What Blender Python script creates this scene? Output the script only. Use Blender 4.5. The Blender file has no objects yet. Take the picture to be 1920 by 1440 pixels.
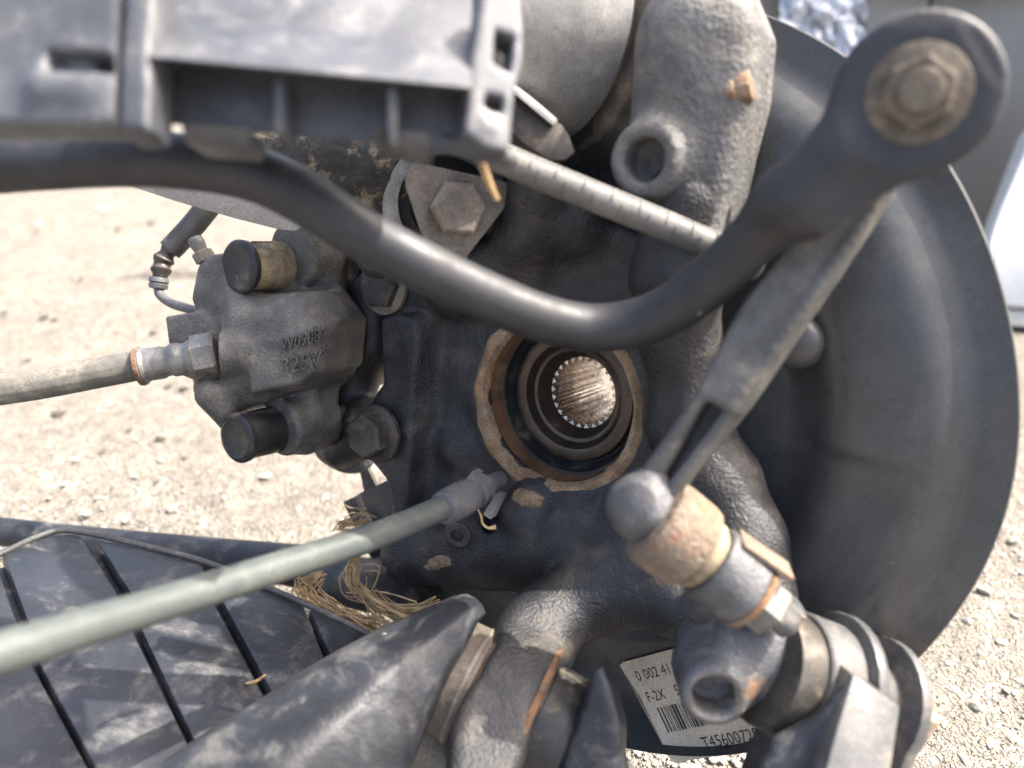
import bpy, bmesh, math, random
import numpy as np
from mathutils import Vector, Matrix, noise as mnoise

# ------------------------------------------------------------------ camera, sky, sun, exposure
SC = bpy.context.scene
COL = SC.collection
FPX = 1440.0                       # focal length in photo pixels (1920 wide)
PITCH = math.radians(28.0)
CAM_H = 0.296
cam_d = bpy.data.cameras.new("camera"); cam = bpy.data.objects.new("camera", cam_d); COL.objects.link(cam)
cam_d.sensor_width = 36.0; cam_d.lens = 36.0 * FPX / 1920.0
cam_d.clip_start = 0.01; cam_d.clip_end = 500.0
cam.location = (0, 0, CAM_H); cam.rotation_euler = (math.pi / 2 - PITCH, 0, 0)
cam_d.dof.use_dof = True; cam_d.dof.focus_distance = 0.312; cam_d.dof.aperture_fstop = 6.2
SC.camera = cam

SUN_AZ, SUN_EL = math.radians(80.0), math.radians(54.0)     # azimuth from +Y towards +X
world = bpy.data.worlds.new("World"); SC.world = world; world.use_nodes = True
wn = world.node_tree; wn.nodes.clear()
w_out = wn.nodes.new("ShaderNodeOutputWorld"); w_bg = wn.nodes.new("ShaderNodeBackground"); w_sky = wn.nodes.new("ShaderNodeTexSky")
w_sky.sky_type = 'NISHITA'; w_sky.sun_disc = False
w_sky.sun_elevation = SUN_EL; w_sky.sun_rotation = SUN_AZ
w_sky.air_density = 1.0; w_sky.dust_density = 8.0; w_sky.ozone_density = 1.0
w_bg.inputs["Strength"].default_value = 0.15
wn.links.new(w_sky.outputs[0], w_bg.inputs[0]); wn.links.new(w_bg.outputs[0], w_out.inputs[0])
sun_d = bpy.data.lights.new("sun", 'SUN'); sun = bpy.data.objects.new("sun", sun_d); COL.objects.link(sun)
sun_d.energy = 2.8; sun_d.angle = math.radians(0.6); sun_d.color = (1.0, 0.95, 0.87)
sdir = Vector((math.sin(SUN_AZ) * math.cos(SUN_EL), math.cos(SUN_AZ) * math.cos(SUN_EL), math.sin(SUN_EL)))
sun.rotation_euler = sdir.to_track_quat('Z', 'Y').to_euler(); sun.location = (1, 1, 3)
SC.view_settings.view_transform = 'Standard'; SC.view_settings.look = 'None'
SC.view_settings.gamma = 1.0; SC.view_settings.use_curve_mapping = False
SC.view_settings.exposure = 1.9
SC.render.engine = 'CYCLES'; SC.cycles.use_denoising = True; SC.cycles.max_bounces = 8
random.seed(7); np.random.seed(7)

# ------------------------------------------------------------------ frames and helpers
ct, st = math.cos(PITCH), math.sin(PITCH)
def W(c):                                   # camera frame (x right, y up, z ahead) -> world
    c = np.asarray(c, float)
    return np.stack([c[..., 0], c[..., 2] * ct + c[..., 1] * st, CAM_H + c[..., 1] * ct - c[..., 2] * st], -1)
def P(px, py, d):                           # photo sight line at d millimetres ahead
    d = d / 1000.0
    return np.array([(px - 960) / FPX * d, (720 - py) / FPX * d, d])
AX = np.array([0.55, 0.15, 0.0]); AX[2] = math.sqrt(1 - AX @ AX)      # hub axis, away from viewer
HC = np.array([0.0249, -0.0047, 0.3094])                              # hub centre (plane of the shield rim)
HU = np.array([AX[2], 0, -AX[0]]); HU /= np.linalg.norm(HU); HV = np.cross(HU, AX); HV = HV if HV[1] > 0 else -HV
def A(px, py, off=0.0):                     # sight line meets the plane 'off' mm along the hub axis
    r = np.array([(px - 960) / FPX, (720 - py) / FPX, 1.0])
    return r * ((HC @ AX + off / 1000.0) / (r @ AX))
def nrm(v): v = np.asarray(v, float); return v / np.linalg.norm(v)
def basis(ax):
    ax = nrm(ax); h = np.array([0, 1, 0]) if abs(ax[1]) < 0.9 else np.array([1, 0, 0])
    u = nrm(np.cross(h, ax)); return u, np.cross(ax, u), ax
def onp(px, py, c, n):                      # sight line meets the plane through c with normal n
    r = np.array([(px - 960) / FPX, (720 - py) / FPX, 1.0]); return r * ((c @ n) / (r @ n))
def ground_pt(px, py):
    r = np.array([(px - 960) / FPX, (720 - py) / FPX, 1.0]); w = W(r) - np.array([0, 0, CAM_H])
    return np.array([0, 0, CAM_H]) + w * (-CAM_H / w[2])

def thing(name, label, cat, at, group=None):
    o = bpy.data.objects.new(name, None); COL.objects.link(o); o.empty_display_size = 0.02
    o.location = W(at); o["label"] = label; o["category"] = cat
    if group: o["group"] = group
    return o
def tag(o, label, cat, group=None):
    o["label"] = label; o["category"] = cat
    if group: o["group"] = group
    return o
def mk(name, verts, faces, mat, parent=None, smooth=True, bevel=0, cam_space=True, auto=None):
    """one mesh object; verts in the camera frame (metres)"""
    v = W(verts) if cam_space else np.asarray(verts, float)
    if parent is not None:
        p = parent; off = np.zeros(3)
        while p is not None: off = off + np.array(p.location); p = p.parent
        v = v - off; org = None
    else:
        org = v.mean(0); org[2] = v[:, 2].min(); v = v - org
    me = bpy.data.meshes.new(name); me.from_pydata([tuple(x) for x in v], [], [tuple(f) for f in faces])
    bm = bmesh.new(); bm.from_mesh(me)
    bmesh.ops.recalc_face_normals(bm, faces=bm.faces[:])
    if bevel > 0:
        es = [e for e in bm.edges if len(e.link_faces) == 2 and e.calc_face_angle(0) > 0.5]
        bmesh.ops.bevel(bm, geom=es, offset=bevel / 1000.0, segments=2, profile=0.5, affect='EDGES', clamp_overlap=True)
    if smooth:
        lim = auto if auto is not None else math.radians(40)
        for f in bm.faces: f.smooth = True
        for e in bm.edges:
            if len(e.link_faces) == 2 and e.calc_face_angle(0) > lim: e.smooth = False
    bm.to_mesh(me); bm.free()
    for m in (mat if isinstance(mat, (list, tuple)) else [mat]): me.materials.append(m)
    o = bpy.data.objects.new(name, me); COL.objects.link(o)
    if org is not None: o.location = org
    o.parent = parent
    return o
def merge(*parts):
    V, F, n = [], [], 0
    for v, f in parts:
        V.append(np.asarray(v, float)); F += [tuple(i + n for i in q) for q in f]; n += len(v)
    return np.concatenate(V), F

def g_lathe(a, ax, prof, seg=48, close=True):
    """profile [(t mm along axis, r mm)]"""
    u, v, w = basis(ax); V, F = [], []
    n = len(prof)
    for t, r in prof:
        for k in range(seg):
            th = 2 * math.pi * k / seg
            V.append(a + w * t / 1000 + (u * math.cos(th) + v * math.sin(th)) * r / 1000)
    for i in range(n - 1):
        for k in range(seg):
            k2 = (k + 1) % seg
            F.append((i * seg + k, i * seg + k2, (i + 1) * seg + k2, (i + 1) * seg + k))
    if close:
        F.append(tuple(range(seg))[::-1]); F.append(tuple((n - 1) * seg + k for k in range(seg)))
    return np.array(V), F
def catmull(pts, sub=8):
    pts = np.asarray(pts, float); out = []
    q = np.vstack([2 * pts[0] - pts[1], pts, 2 * pts[-1] - pts[-2]])
    for i in range(1, len(q) - 2):
        p0, p1, p2, p3 = q[i - 1], q[i], q[i + 1], q[i + 2]
        for s in range(sub):
            t = s / sub
            out.append(0.5 * ((2 * p1) + (-p0 + p2) * t + (2 * p0 - 5 * p1 + 4 * p2 - p3) * t * t + (-p0 + 3 * p1 - 3 * p2 + p3) * t ** 3))
    out.append(pts[-1]); return np.array(out)
def g_tube(pts, r, seg=20, sub=8, rfun=None):
    """pts in the camera frame, r mm (number or list per point)"""
    pts = np.asarray(pts, float)
    rr = np.full(len(pts), float(r)) if np.isscalar(r) else np.asarray(r, float)
    if sub > 1:
        c = catmull(np.c_[pts, rr / 1000.0], sub); path, rad = c[:, :3], c[:, 3]
    else: path, rad = pts, rr / 1000.0
    V, F = [], []
    T = np.gradient(path, axis=0); T /= np.linalg.norm(T, axis=1)[:, None]
    u, _, _ = basis(T[0])
    for i, p in enumerate(path):
        u = nrm(u - T[i] * (u @ T[i])); v = np.cross(T[i], u)
        for k in range(seg):
            th = 2 * math.pi * k / seg
            q = rad[i] * (rfun(i / (len(path) - 1), th) if rfun else 1.0)
            V.append(p + (u * math.cos(th) + v * math.sin(th)) * q)
    for i in range(len(path) - 1):
        for k in range(seg):
            k2 = (k + 1) % seg
            F.append((i * seg + k, i * seg + k2, (i + 1) * seg + k2, (i + 1) * seg + k))
    F.append(tuple(range(seg))[::-1]); F.append(tuple((len(path) - 1) * seg + k for k in range(seg)))
    return np.array(V), F
def g_prism(front, vec):
    """front: camera-frame points; extruded by vec (metres)"""
    f = np.asarray(front, float); n = len(f); vec = np.asarray(vec, float)
    V = np.vstack([f, f + vec])
    F = [tuple(range(n)), tuple(range(2 * n - 1, n - 1, -1))]
    F += [(i, (i + 1) % n, n + (i + 1) % n, n + i) for i in range(n)]
    return V, F
def pxp(pts, d): return np.array([P(p[0], p[1], p[2] if len(p) > 2 else d) for p in pts])
ZA = np.array([0, 0, 1.0])
def g_hex(a, ax, r, h, ch=0.12, rot=0.3):
    """bolt head: hexagon with a chamfered round top. a = base, ax points out of the head"""
    u, v, w = basis(ax); r /= 1000; h /= 1000; V = []
    def ring(t, q, n=6): return [a + w * t + (u * math.cos(rot + 2 * math.pi * k / n) + v * math.sin(rot + 2 * math.pi * k / n)) * q for k in range(n)]
    V += ring(0, r); V += ring(h * 0.86, r); V += ring(h, r * 0.87)
    F = [tuple(range(6))[::-1]] + [(i * 6 + k, i * 6 + (k + 1) % 6, (i + 1) * 6 + (k + 1) % 6, (i + 1) * 6 + k) for i in range(2) for k in range(6)] + [tuple(range(12, 18))]
    return np.array(V), F

# ------------------------------------------------------------------ castings: signed-distance solids meshed with surface nets
class Cast:
    def __init__(s): s.ops = []
    def _add(s, f, lo, hi, k, neg=False): s.ops.append((f, np.asarray(lo), np.asarray(hi), k / 1000.0, neg)); return s
    def cone(s, a, ra, b, rb, k=6, neg=False):
        a, b = np.asarray(a, float), np.asarray(b, float); ra, rb = ra / 1000.0, rb / 1000.0
        ba = b - a; L2 = ba @ ba
        def f(X):
            pa = X - a; h = np.clip((pa @ ba) / L2, 0, 1)
            return np.linalg.norm(pa - h[..., None] * ba, axis=-1) - (ra + (rb - ra) * h)
        m = max(ra, rb)
        return s._add(f, np.minimum(a, b) - m, np.maximum(a, b) + m, k, neg)
    def chain(s, pts, k=6):
        for (a, ra), (b, rb) in zip(pts[:-1], pts[1:]): s.cone(a, ra, b, rb, k)
        return s
    def ball(s, a, r, k=6, neg=False): return s.cone(a, r, np.asarray(a) + 1e-5, r, k, neg)
    def cyl(s, a, ax, t0, t1, r, k=5, rnd=1.5, neg=False):
        a = np.asarray(a, float); w = nrm(ax); t0, t1, r, rnd = t0 / 1000, t1 / 1000, r / 1000, rnd / 1000
        def f(X):
            pa = X - a; t = pa @ w; q = np.linalg.norm(pa - t[..., None] * w, axis=-1)
            dx = q - (r - rnd); dy = np.abs(t - (t0 + t1) / 2) - ((t1 - t0) / 2 - rnd)
            return np.minimum(np.maximum(dx, dy), 0) + np.sqrt(np.maximum(dx, 0) ** 2 + np.maximum(dy, 0) ** 2) - rnd
        e0, e1 = a + w * t0, a + w * t1
        return s._add(f, np.minimum(e0, e1) - r, np.maximum(e0, e1) + r, k, neg)
    def poly(s, pts, n, t0, t1, k=5, rnd=2, neg=False):
        """pts: camera-frame points on (about) one plane; solid from t0 to t1 mm along n"""
        pts = np.asarray(pts, float); n = nrm(n); c = pts.mean(0); u, v, _ = basis(n)
        q = np.c_[(pts - c) @ u, (pts - c) @ v]; t0, t1, rnd = t0 / 1000, t1 / 1000, rnd / 1000
        def f(X):
            x = X - c; px, py, pz = x @ u, x @ v, x @ n
            d = np.full(px.shape, 1e9); sg = np.ones(px.shape)
            m = len(q)
            for i in range(m):
                vi, vj = q[i], q[i - 1]; e = vj - vi; wx, wy = px - vi[0], py - vi[1]
                h = np.clip((wx * e[0] + wy * e[1]) / (e @ e), 0, 1)
                bx, by = wx - e[0] * h, wy - e[1] * h
                d = np.minimum(d, bx * bx + by * by)
                c1 = py >= vi[1]; c2 = py < vj[1]; c3 = e[0] * wy > e[1] * wx
                sg = np.where((c1 & c2 & c3) | (~c1 & ~c2 & ~c3), -sg, sg)
            dx = sg * np.sqrt(d) + rnd; dy = np.abs(pz - (t0 + t1) / 2) - ((t1 - t0) / 2 - rnd)
            return np.minimum(np.maximum(dx, dy), 0) + np.sqrt(np.maximum(dx, 0) ** 2 + np.maximum(dy, 0) ** 2) - rnd
        al = np.vstack([pts + n * t0, pts + n * t1])
        return s._add(f, al.min(0), al.max(0), k, neg)
    def mesh(s, h=1.2, smooth=2, wob=0.0):
        h /= 1000.0
        lo = np.min([o[1] for o in s.ops if not o[4]], 0) - 6 * h; hi = np.max([o[2] for o in s.ops if not o[4]], 0) + 6 * h
        n = np.ceil((hi - lo) / h).astype(int) + 1
        D = np.full(n, 0.05, np.float64)
        ax = [lo[i] + h * np.arange(n[i]) for i in range(3)]
        for f, a, b, k, neg in s.ops:
            m = k + 3 * h
            i0 = np.maximum(np.floor((a - m - lo) / h).astype(int), 0); i1 = np.minimum(np.ceil((b + m - lo) / h).astype(int) + 1, n)
            if np.any(i1 <= i0): continue
            sl = tuple(slice(i0[i], i1[i]) for i in range(3))
            X = np.stack(np.meshgrid(*[ax[i][i0[i]:i1[i]] for i in range(3)], indexing='ij'), -1)
            d = f(X); g = D[sl]
            if neg:
                hh = np.clip(0.5 - 0.5 * (g + d) / k, 0, 1); D[sl] = g * (1 - hh) - d * hh + k * hh * (1 - hh)
            else:
                hh = np.clip(0.5 + 0.5 * (g - d) / k, 0, 1); D[sl] = g * (1 - hh) + d * hh - k * hh * (1 - hh)
        D[[0, -1]] = 0.05; D[:, [0, -1]] = 0.05; D[:, :, [0, -1]] = 0.05
        S = D < 0
        cs = [(i, j, k) for i in (0, 1) for j in (0, 1) for k in (0, 1)]
        N = np.array(D.shape) - 1
        cnt = sum(S[c[0]:c[0] + N[0], c[1]:c[1] + N[1], c[2]:c[2] + N[2]].astype(np.int8) for c in cs)
        I = np.argwhere((cnt > 0) & (cnt < 8))
        dv = np.stack([D[I[:, 0] + c[0], I[:, 1] + c[1], I[:, 2] + c[2]] for c in cs], 1)
        acc = np.zeros((len(I), 3)); num = np.zeros(len(I))
        for p in range(8):
            for q in range(p + 1, 8):
                cp, cq = np.array(cs[p]), np.array(cs[q])
                if np.abs(cp - cq).sum() != 1: continue
                x = (dv[:, p] < 0) != (dv[:, q] < 0)
                t = dv[:, p] / np.where(x, dv[:, p] - dv[:, q], 1)
                acc += np.where(x[:, None], cp + t[:, None] * (cq - cp), 0); num += x
        V = lo + h * (I + acc / num[:, None])
        idx = -np.ones(N, int); idx[I[:, 0], I[:, 1], I[:, 2]] = np.arange(len(I))
        F = []
        for axn in range(3):
            o = [i for i in range(3) if i != axn]
            s0 = [slice(None)] * 3; s1 = [slice(None)] * 3; s0[axn] = slice(0, -1); s1[axn] = slice(1, None)
            E = np.argwhere(S[tuple(s0)] != S[tuple(s1)])
            E = E[(E[:, o[0]] > 0) & (E[:, o[1]] > 0)]
            def cell(da, db):
                c = E.copy(); c[:, o[0]] += da; c[:, o[1]] += db; return idx[c[:, 0], c[:, 1], c[:, 2]]
            F.append(np.stack([cell(-1, -1), cell(0, -1), cell(0, 0), cell(-1, 0)], 1))
        F = np.concatenate(F)
        for _ in range(smooth):
            a = np.zeros_like(V); c = np.zeros(len(V))
            for e in range(4):
                i, j = F[:, e], F[:, (e + 1) % 4]
                for m in range(3):
                    a[:, m] += np.bincount(i, V[j, m], len(V)) + np.bincount(j, V[i, m], len(V))
                c += np.bincount(i, minlength=len(V)) + np.bincount(j, minlength=len(V))
            V = V * 0.45 + 0.55 * a / np.maximum(c, 1)[:, None]
        if wob:
            for i in range(len(V)):
                V[i] += wob / 1000 * np.array(mnoise.noise_vector(Vector(V[i] * 140)))
        return V, F.tolist()

# ------------------------------------------------------------------ materials
def mat(name, base, rough=0.5, metal=0.0, var=0.35, vscale=60, dust=None, rust=None, rust2=None, bump=None, bump2=None, spec=0.5, up=0.0, scr=None, grain_amt=0.8):
    """dust=(colour, threshold 0..1, scale)  rust the same; bump=(scale, strength, distance mm)"""
    m = bpy.data.materials.new(name); m.use_nodes = True; t = m.node_tree; N, L = t.nodes, t.links
    b = N["Principled BSDF"]; tc = N.new("ShaderNodeTexCoord"); co = tc.outputs["Object"]
    def noise(sc, det=6, ro=0.6, dist=0.0):
        n = N.new("ShaderNodeTexNoise"); n.inputs["Scale"].default_value = sc; n.inputs["Detail"].default_value = det
        n.inputs["Roughness"].default_value = ro; n.inputs["Distortion"].default_value = dist; L.new(co, n.inputs["Vector"]); return n.outputs["Fac"]
    def ramp(fac, a, c):
        r = N.new("ShaderNodeMapRange"); r.inputs[1].default_value = a; r.inputs[2].default_value = c; r.interpolation_type = 'SMOOTHSTEP'
        L.new(fac, r.inputs[0]); return r.outputs[0]
    def mix(fac, a, c, typ='MIX'):
        x = N.new("ShaderNodeMix"); x.data_type = 'RGBA'; x.blend_type = typ
        for sk, val in ((x.inputs[0], fac), (x.inputs[6], a), (x.inputs[7], c)):
            if isinstance(val, (int, float)): sk.default_value = val
            elif isinstance(val, tuple): sk.default_value = (*val, 1)
            else: L.new(val, sk)
        return x.outputs[2]
    def fmix(fac, a, c):
        x = N.new("ShaderNodeMix"); x.data_type = 'FLOAT'
        for sk, val in ((x.inputs[0], fac), (x.inputs[2], a), (x.inputs[3], c)):
            if isinstance(val, (int, float)): sk.default_value = val
            else: L.new(val, sk)
        return x.outputs[0]
    def grain(c):
        a = mix(ramp(noise(1300, 4, 0.7), 0.3, 0.7), (0.72, 0.72, 0.72), (1.28, 1.28, 1.28)); return mix(grain_amt, c, mix(1.0, c, a, 'MULTIPLY'))
    lo = tuple(c * (1 - var) for c in base); hi = tuple(min(1, c * (1 + var)) for c in base)
    col = mix(ramp(noise(vscale), 0.32, 0.68), lo, hi)
    rg = fmix(ramp(noise(vscale * 2.3), 0.3, 0.7), max(0.05, rough - 0.1), min(1, rough + 0.12)); mt = metal
    for layer, rr in ((dust, 0.9), (rust, 0.85), (rust2, 0.85)):
        if not layer: continue
        c, th, sc = layer[:3]; soft = layer[3] if len(layer) > 3 else 0.16; amt = layer[4] if len(layer) > 4 else 0.9
        f = noise(sc, 9, 0.72, 0.4)
        if layer is dust and up > 0:
            g = N.new("ShaderNodeNewGeometry"); s = N.new("ShaderNodeSeparateXYZ"); L.new(g.outputs["Normal"], s.inputs[0])
            ma = N.new("ShaderNodeMath"); ma.operation = 'MULTIPLY_ADD'; L.new(s.outputs[2], ma.inputs[0]); ma.inputs[1].default_value = up; L.new(f, ma.inputs[2]); f = ma.outputs[0]
        mk_ = ramp(f, th - soft / 2, th + soft / 2)
        mm = N.new("ShaderNodeMath"); mm.operation = 'MULTIPLY'; L.new(mk_, mm.inputs[0]); mm.inputs[1].default_value = amt; mk_ = mm.outputs[0]
        c2 = mix(ramp(noise(sc * 4), 0.3, 0.7), tuple(x * 0.6 for x in c), tuple(min(1, x * 1.25) for x in c))
        col = mix(mk_, col, c2); rg = fmix(mk_, rg, rr)
        if not (isinstance(mt, float) and mt == 0.0): mt = fmix(mk_, mt, 0.0)
    if scr:                                       # pale specks and scratches: (colour, threshold, scale)
        f = ramp(noise(scr[2], 4, 0.75), scr[1], scr[1] + 0.05); col = mix(f, col, scr[0]); rg = fmix(f, rg, 0.9)
    if grain_amt > 0: col = grain(col)
    L.new(col, b.inputs["Base Color"])
    if isinstance(rg, (int, float)): b.inputs["Roughness"].default_value = rg
    else: L.new(rg, b.inputs["Roughness"])
    if isinstance(mt, (int, float)): b.inputs["Metallic"].default_value = mt
    else: L.new(mt, b.inputs["Metallic"])
    b.inputs["Specular IOR Level"].default_value = spec
    prev = None
    for bp in (bump, bump2):
        if not bp: continue
        n = N.new("ShaderNodeBump"); n.inputs["Strength"].default_value = bp[1]; n.inputs["Distance"].default_value = bp[2] / 1000.0
        L.new(noise(bp[0], 3, 0.55), n.inputs["Height"])
        if prev: L.new(prev, n.inputs["Normal"])
        prev = n.outputs[0]
    if prev: L.new(prev, b.inputs["Normal"])
    return m
TAN = (0.36, 0.28, 0.19); RUST = (0.23, 0.085, 0.03); ORANGE = (0.42, 0.15, 0.03); GREYD = (0.25, 0.24, 0.22)
M = {}
M['cast'] = mat("black_painted_casting", (0.024, 0.0245, 0.027), 0.40, var=0.35, vscale=40, dust=((0.25, 0.205, 0.15), 0.63, 42, 0.26, 0.33), rust=((0.24, 0.14, 0.07), 0.715, 38, 0.05, 0.8), bump=(950, 1.0, 0.65), bump2=(300, 0.3, 0.8), up=0.04)
M['cast_dusty'] = mat("dusty_grey_casting", (0.10, 0.10, 0.10), 0.6, var=0.3, vscale=50, dust=((0.33, 0.30, 0.24), 0.6, 40, 0.3, 0.6), rust=((0.28, 0.13, 0.06), 0.76, 70, 0.08), bump=(620, 1.0, 1.0), up=0.12)
M['caliper'] = mat("grey_cast_iron", (0.115, 0.109, 0.10), 0.55, metal=0.25, var=0.35, vscale=70, dust=((0.27, 0.24, 0.19), 0.62, 60, 0.25, 0.6), rust=((0.30, 0.15, 0.05), 0.73, 38, 0.06), bump=(900, 1.0, 0.8), bump2=(200, 0.4, 0.9), up=0.10, scr=((0.5, 0.48, 0.44), 0.71, 700))
M['rubber'] = mat("black_rubber", (0.018, 0.018, 0.02), 0.5, var=0.3, vscale=90, dust=((0.22, 0.18, 0.12), 0.63, 80, 0.2, 0.6), bump=(500, 0.2, 0.3), up=0.06)
M['rubber_tan'] = mat("mud_coated_rubber", (0.20, 0.16, 0.10), 0.75, var=0.3, vscale=90, dust=((0.40, 0.32, 0.21), 0.5, 70, 0.3, 0.8), bump=(600, 0.4, 0.4))
M['bar'] = mat("satin_black_bar_paint", (0.022, 0.023, 0.027), 0.52, var=0.25, vscale=40, dust=((0.30, 0.24, 0.17), 0.68, 40, 0.15, 0.55), bump=(500, 0.12, 0.3), scr=((0.35, 0.28, 0.2), 0.715, 170), up=0.03)
M['link'] = mat("dusty_dark_link_plastic", (0.075, 0.075, 0.072), 0.6, var=0.25, vscale=60, dust=((0.34, 0.28, 0.20), 0.62, 60, 0.22, 0.65), bump=(500, 0.3, 0.4))  # dusty plastic, its grey also raised to imitate pale veiling glare
M['shield'] = mat("grey_black_shield_paint", (0.046, 0.048, 0.049), 0.27, var=0.15, vscale=20, dust=((0.15, 0.145, 0.13), 0.60, 30, 0.5, 0.35), bump=(60, 0.05, 0.8), scr=((0.36, 0.33, 0.27), 0.70, 300))  # grey dust film also paints in some of the pale veiling glare
M['plastic'] = mat("grey_black_plastic", (0.065, 0.069, 0.077), 0.42, var=0.2, vscale=50, dust=((0.26, 0.25, 0.24), 0.62, 60, 0.3, 0.45), bump=(400, 0.12, 0.3), up=0.05)
M['cover'] = mat("black_moulded_plastic", (0.028, 0.030, 0.036), 0.42, var=0.3, vscale=30, dust=((0.22, 0.21, 0.19), 0.59, 70, 0.2, 0.45), bump=(350, 0.15, 0.4), scr=((0.5, 0.47, 0.4), 0.70, 90))
M['arm'] = mat("painted_arm_steel", (0.021, 0.023, 0.028), 0.46, var=0.4, vscale=35, dust=((0.20, 0.195, 0.18), 0.57, 60, 0.16, 0.4), bump=(900, 0.5, 0.5), bump2=(150, 0.35, 1.0), scr=((0.4, 0.38, 0.33), 0.69, 90))
M['cable'] = mat("grey_green_cable_sheath", (0.075, 0.087, 0.083), 0.5, var=0.12, vscale=60, dust=((0.17, 0.155, 0.125), 0.60, 60, 0.2, 0.5), bump=(700, 0.2, 0.3), scr=((0.04, 0.04, 0.04), 0.70, 240))
M['cable_end'] = mat("dark_grey_cable_end", (0.11, 0.11, 0.115), 0.6, var=0.2, vscale=80, dust=((0.25, 0.22, 0.18), 0.62, 80, 0.2, 0.6), bump=(700, 0.2, 0.2))
M['conduit'] = mat("pale_grey_conduit", (0.14, 0.137, 0.128), 0.55, var=0.15, vscale=80, dust=((0.25, 0.21, 0.165), 0.60, 70, 0.2, 0.5))
M['hose'] = mat("dusty_brake_hose", (0.115, 0.108, 0.093), 0.7, var=0.25, vscale=90, dust=((0.30, 0.27, 0.21), 0.55, 60, 0.3, 0.6), bump=(900, 0.4, 0.3))
M['zinc'] = mat("dull_zinc_steel", (0.20, 0.20, 0.195), 0.5, metal=0.6, var=0.2, vscale=90, dust=((0.33, 0.28, 0.21), 0.58, 90, 0.25, 0.7), rust=((0.30, 0.14, 0.05), 0.72, 70, 0.1), bump=(800, 0.2, 0.2))
M['steel_dirty'] = mat("dirty_bolt_steel", (0.20, 0.175, 0.15), 0.6, metal=0.4, var=0.25, vscale=110, dust=((0.30, 0.25, 0.19), 0.56, 120, 0.3, 0.7), rust=((0.26, 0.12, 0.05), 0.68, 80, 0.12), bump=(900, 0.3, 0.25))
M['bolt_dark'] = mat("dark_bolt_steel", (0.075, 0.068, 0.06), 0.55, metal=0.5, var=0.3, vscale=110, dust=((0.25, 0.19, 0.13), 0.62, 120, 0.25, 0.7), rust=((0.26, 0.11, 0.04), 0.68, 90, 0.12), bump=(900, 0.35, 0.25))
M['bolt_dusty'] = mat("mud_stained_bolt_steel", (0.10, 0.085, 0.065), 0.7, metal=0.2, var=0.3, vscale=90, dust=((0.19, 0.15, 0.105), 0.52, 80, 0.25, 0.7), bump=(800, 0.6, 0.5))
M['rust'] = mat("flaking_rust", (0.16, 0.09, 0.05), 0.85, var=0.4, vscale=150, dust=((0.42, 0.33, 0.23), 0.55, 90, 0.2, 0.8), rust=((0.27, 0.13, 0.06), 0.62, 70, 0.15), bump=(900, 0.9, 0.7))
M['rust_light'] = mat("tan_rusted_steel", (0.17, 0.13, 0.095), 0.75, var=0.25, vscale=120, dust=((0.21, 0.16, 0.115), 0.5, 90, 0.3, 0.7), rust=((0.24, 0.11, 0.06), 0.58, 60, 0.14, 0.8), bump=(600, 1.0, 1.0))
M['seal'] = mat("brown_seal_steel", (0.075, 0.055, 0.042), 0.35, metal=0.55, var=0.25, vscale=90, dust=((0.28, 0.2, 0.13), 0.68, 90, 0.2, 0.6), bump=(500, 0.08, 0.2))
M['spline'] = mat("bare_spline_steel", (0.52, 0.47, 0.42), 0.28, metal=0.95, var=0.2, vscale=200, rust=((0.30, 0.13, 0.06), 0.62, 150, 0.2, 0.8), bump=(900, 0.15, 0.15))
M['galv'] = mat("bluegrey_galvanised_steel", (0.095, 0.096, 0.098), 0.5, metal=0.3, var=0.2, vscale=60, dust=((0.20, 0.175, 0.135), 0.56, 70, 0.25, 0.6), rust=((0.26, 0.13, 0.055), 0.70, 60, 0.1), bump=(600, 0.35, 0.4))
M['bluepaint'] = mat("grey_blue_cast_paint", (0.095, 0.096, 0.10), 0.45, metal=0.2, var=0.3, vscale=70, dust=((0.33, 0.29, 0.23), 0.62, 60, 0.2, 0.6), rust=((0.32, 0.16, 0.06), 0.62, 45, 0.12, 0.8), bump=(850, 0.8, 0.6))
M['strut'] = mat("dusty_strut_tube", (0.24, 0.24, 0.235), 0.55, var=0.2, vscale=40, dust=((0.40, 0.37, 0.31), 0.55, 40, 0.35, 0.6), bump=(350, 0.3, 0.4), rust=((0.36, 0.2, 0.1), 0.74, 60, 0.08))
M['mud'] = mat("caked_mud_on_black", (0.03, 0.029, 0.027), 0.85, var=0.3, vscale=120, dust=((0.24, 0.19, 0.13), 0.56, 110, 0.12, 0.8), bump=(260, 1.0, 1.6), bump2=(900, 0.6, 0.6))
M['plate_pale'] = mat("pale_grey_plate", (0.34, 0.34, 0.34), 0.45, metal=0.3, var=0.15, vscale=40, dust=((0.42, 0.38, 0.3), 0.66, 50, 0.2, 0.6), bump=(300, 0.1, 0.2))
M['fibre'] = mat("dry_straw", (0.42, 0.29, 0.15), 0.8, var=0.35, vscale=130)
M['paper'] = mat("grimy_label_paper", (0.50, 0.46, 0.39), 0.75, var=0.12, vscale=40, dust=((0.30, 0.25, 0.18), 0.62, 50, 0.25, 0.55), scr=((0.08, 0.07, 0.06), 0.72, 140))
M['ink'] = mat("black_print", (0.02, 0.02, 0.02), 0.7, var=0.1)
M['lip'] = mat("crusty_tan_rust", (0.30, 0.19, 0.11), 0.9, var=0.35, vscale=120, dust=((0.30, 0.23, 0.15), 0.52, 80, 0.15, 0.8), rust=((0.33, 0.15, 0.06), 0.60, 60, 0.12, 0.8), bump=(900, 1.0, 0.8))
M['bore'] = mat("brown_bore_steel", (0.17, 0.095, 0.055), 0.6, metal=0.3, var=0.3, vscale=70, dust=((0.30, 0.21, 0.13), 0.60, 60, 0.25, 0.7), rust=((0.25, 0.11, 0.05), 0.6, 40, 0.2, 0.7), bump=(700, 0.5, 0.4))
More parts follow.
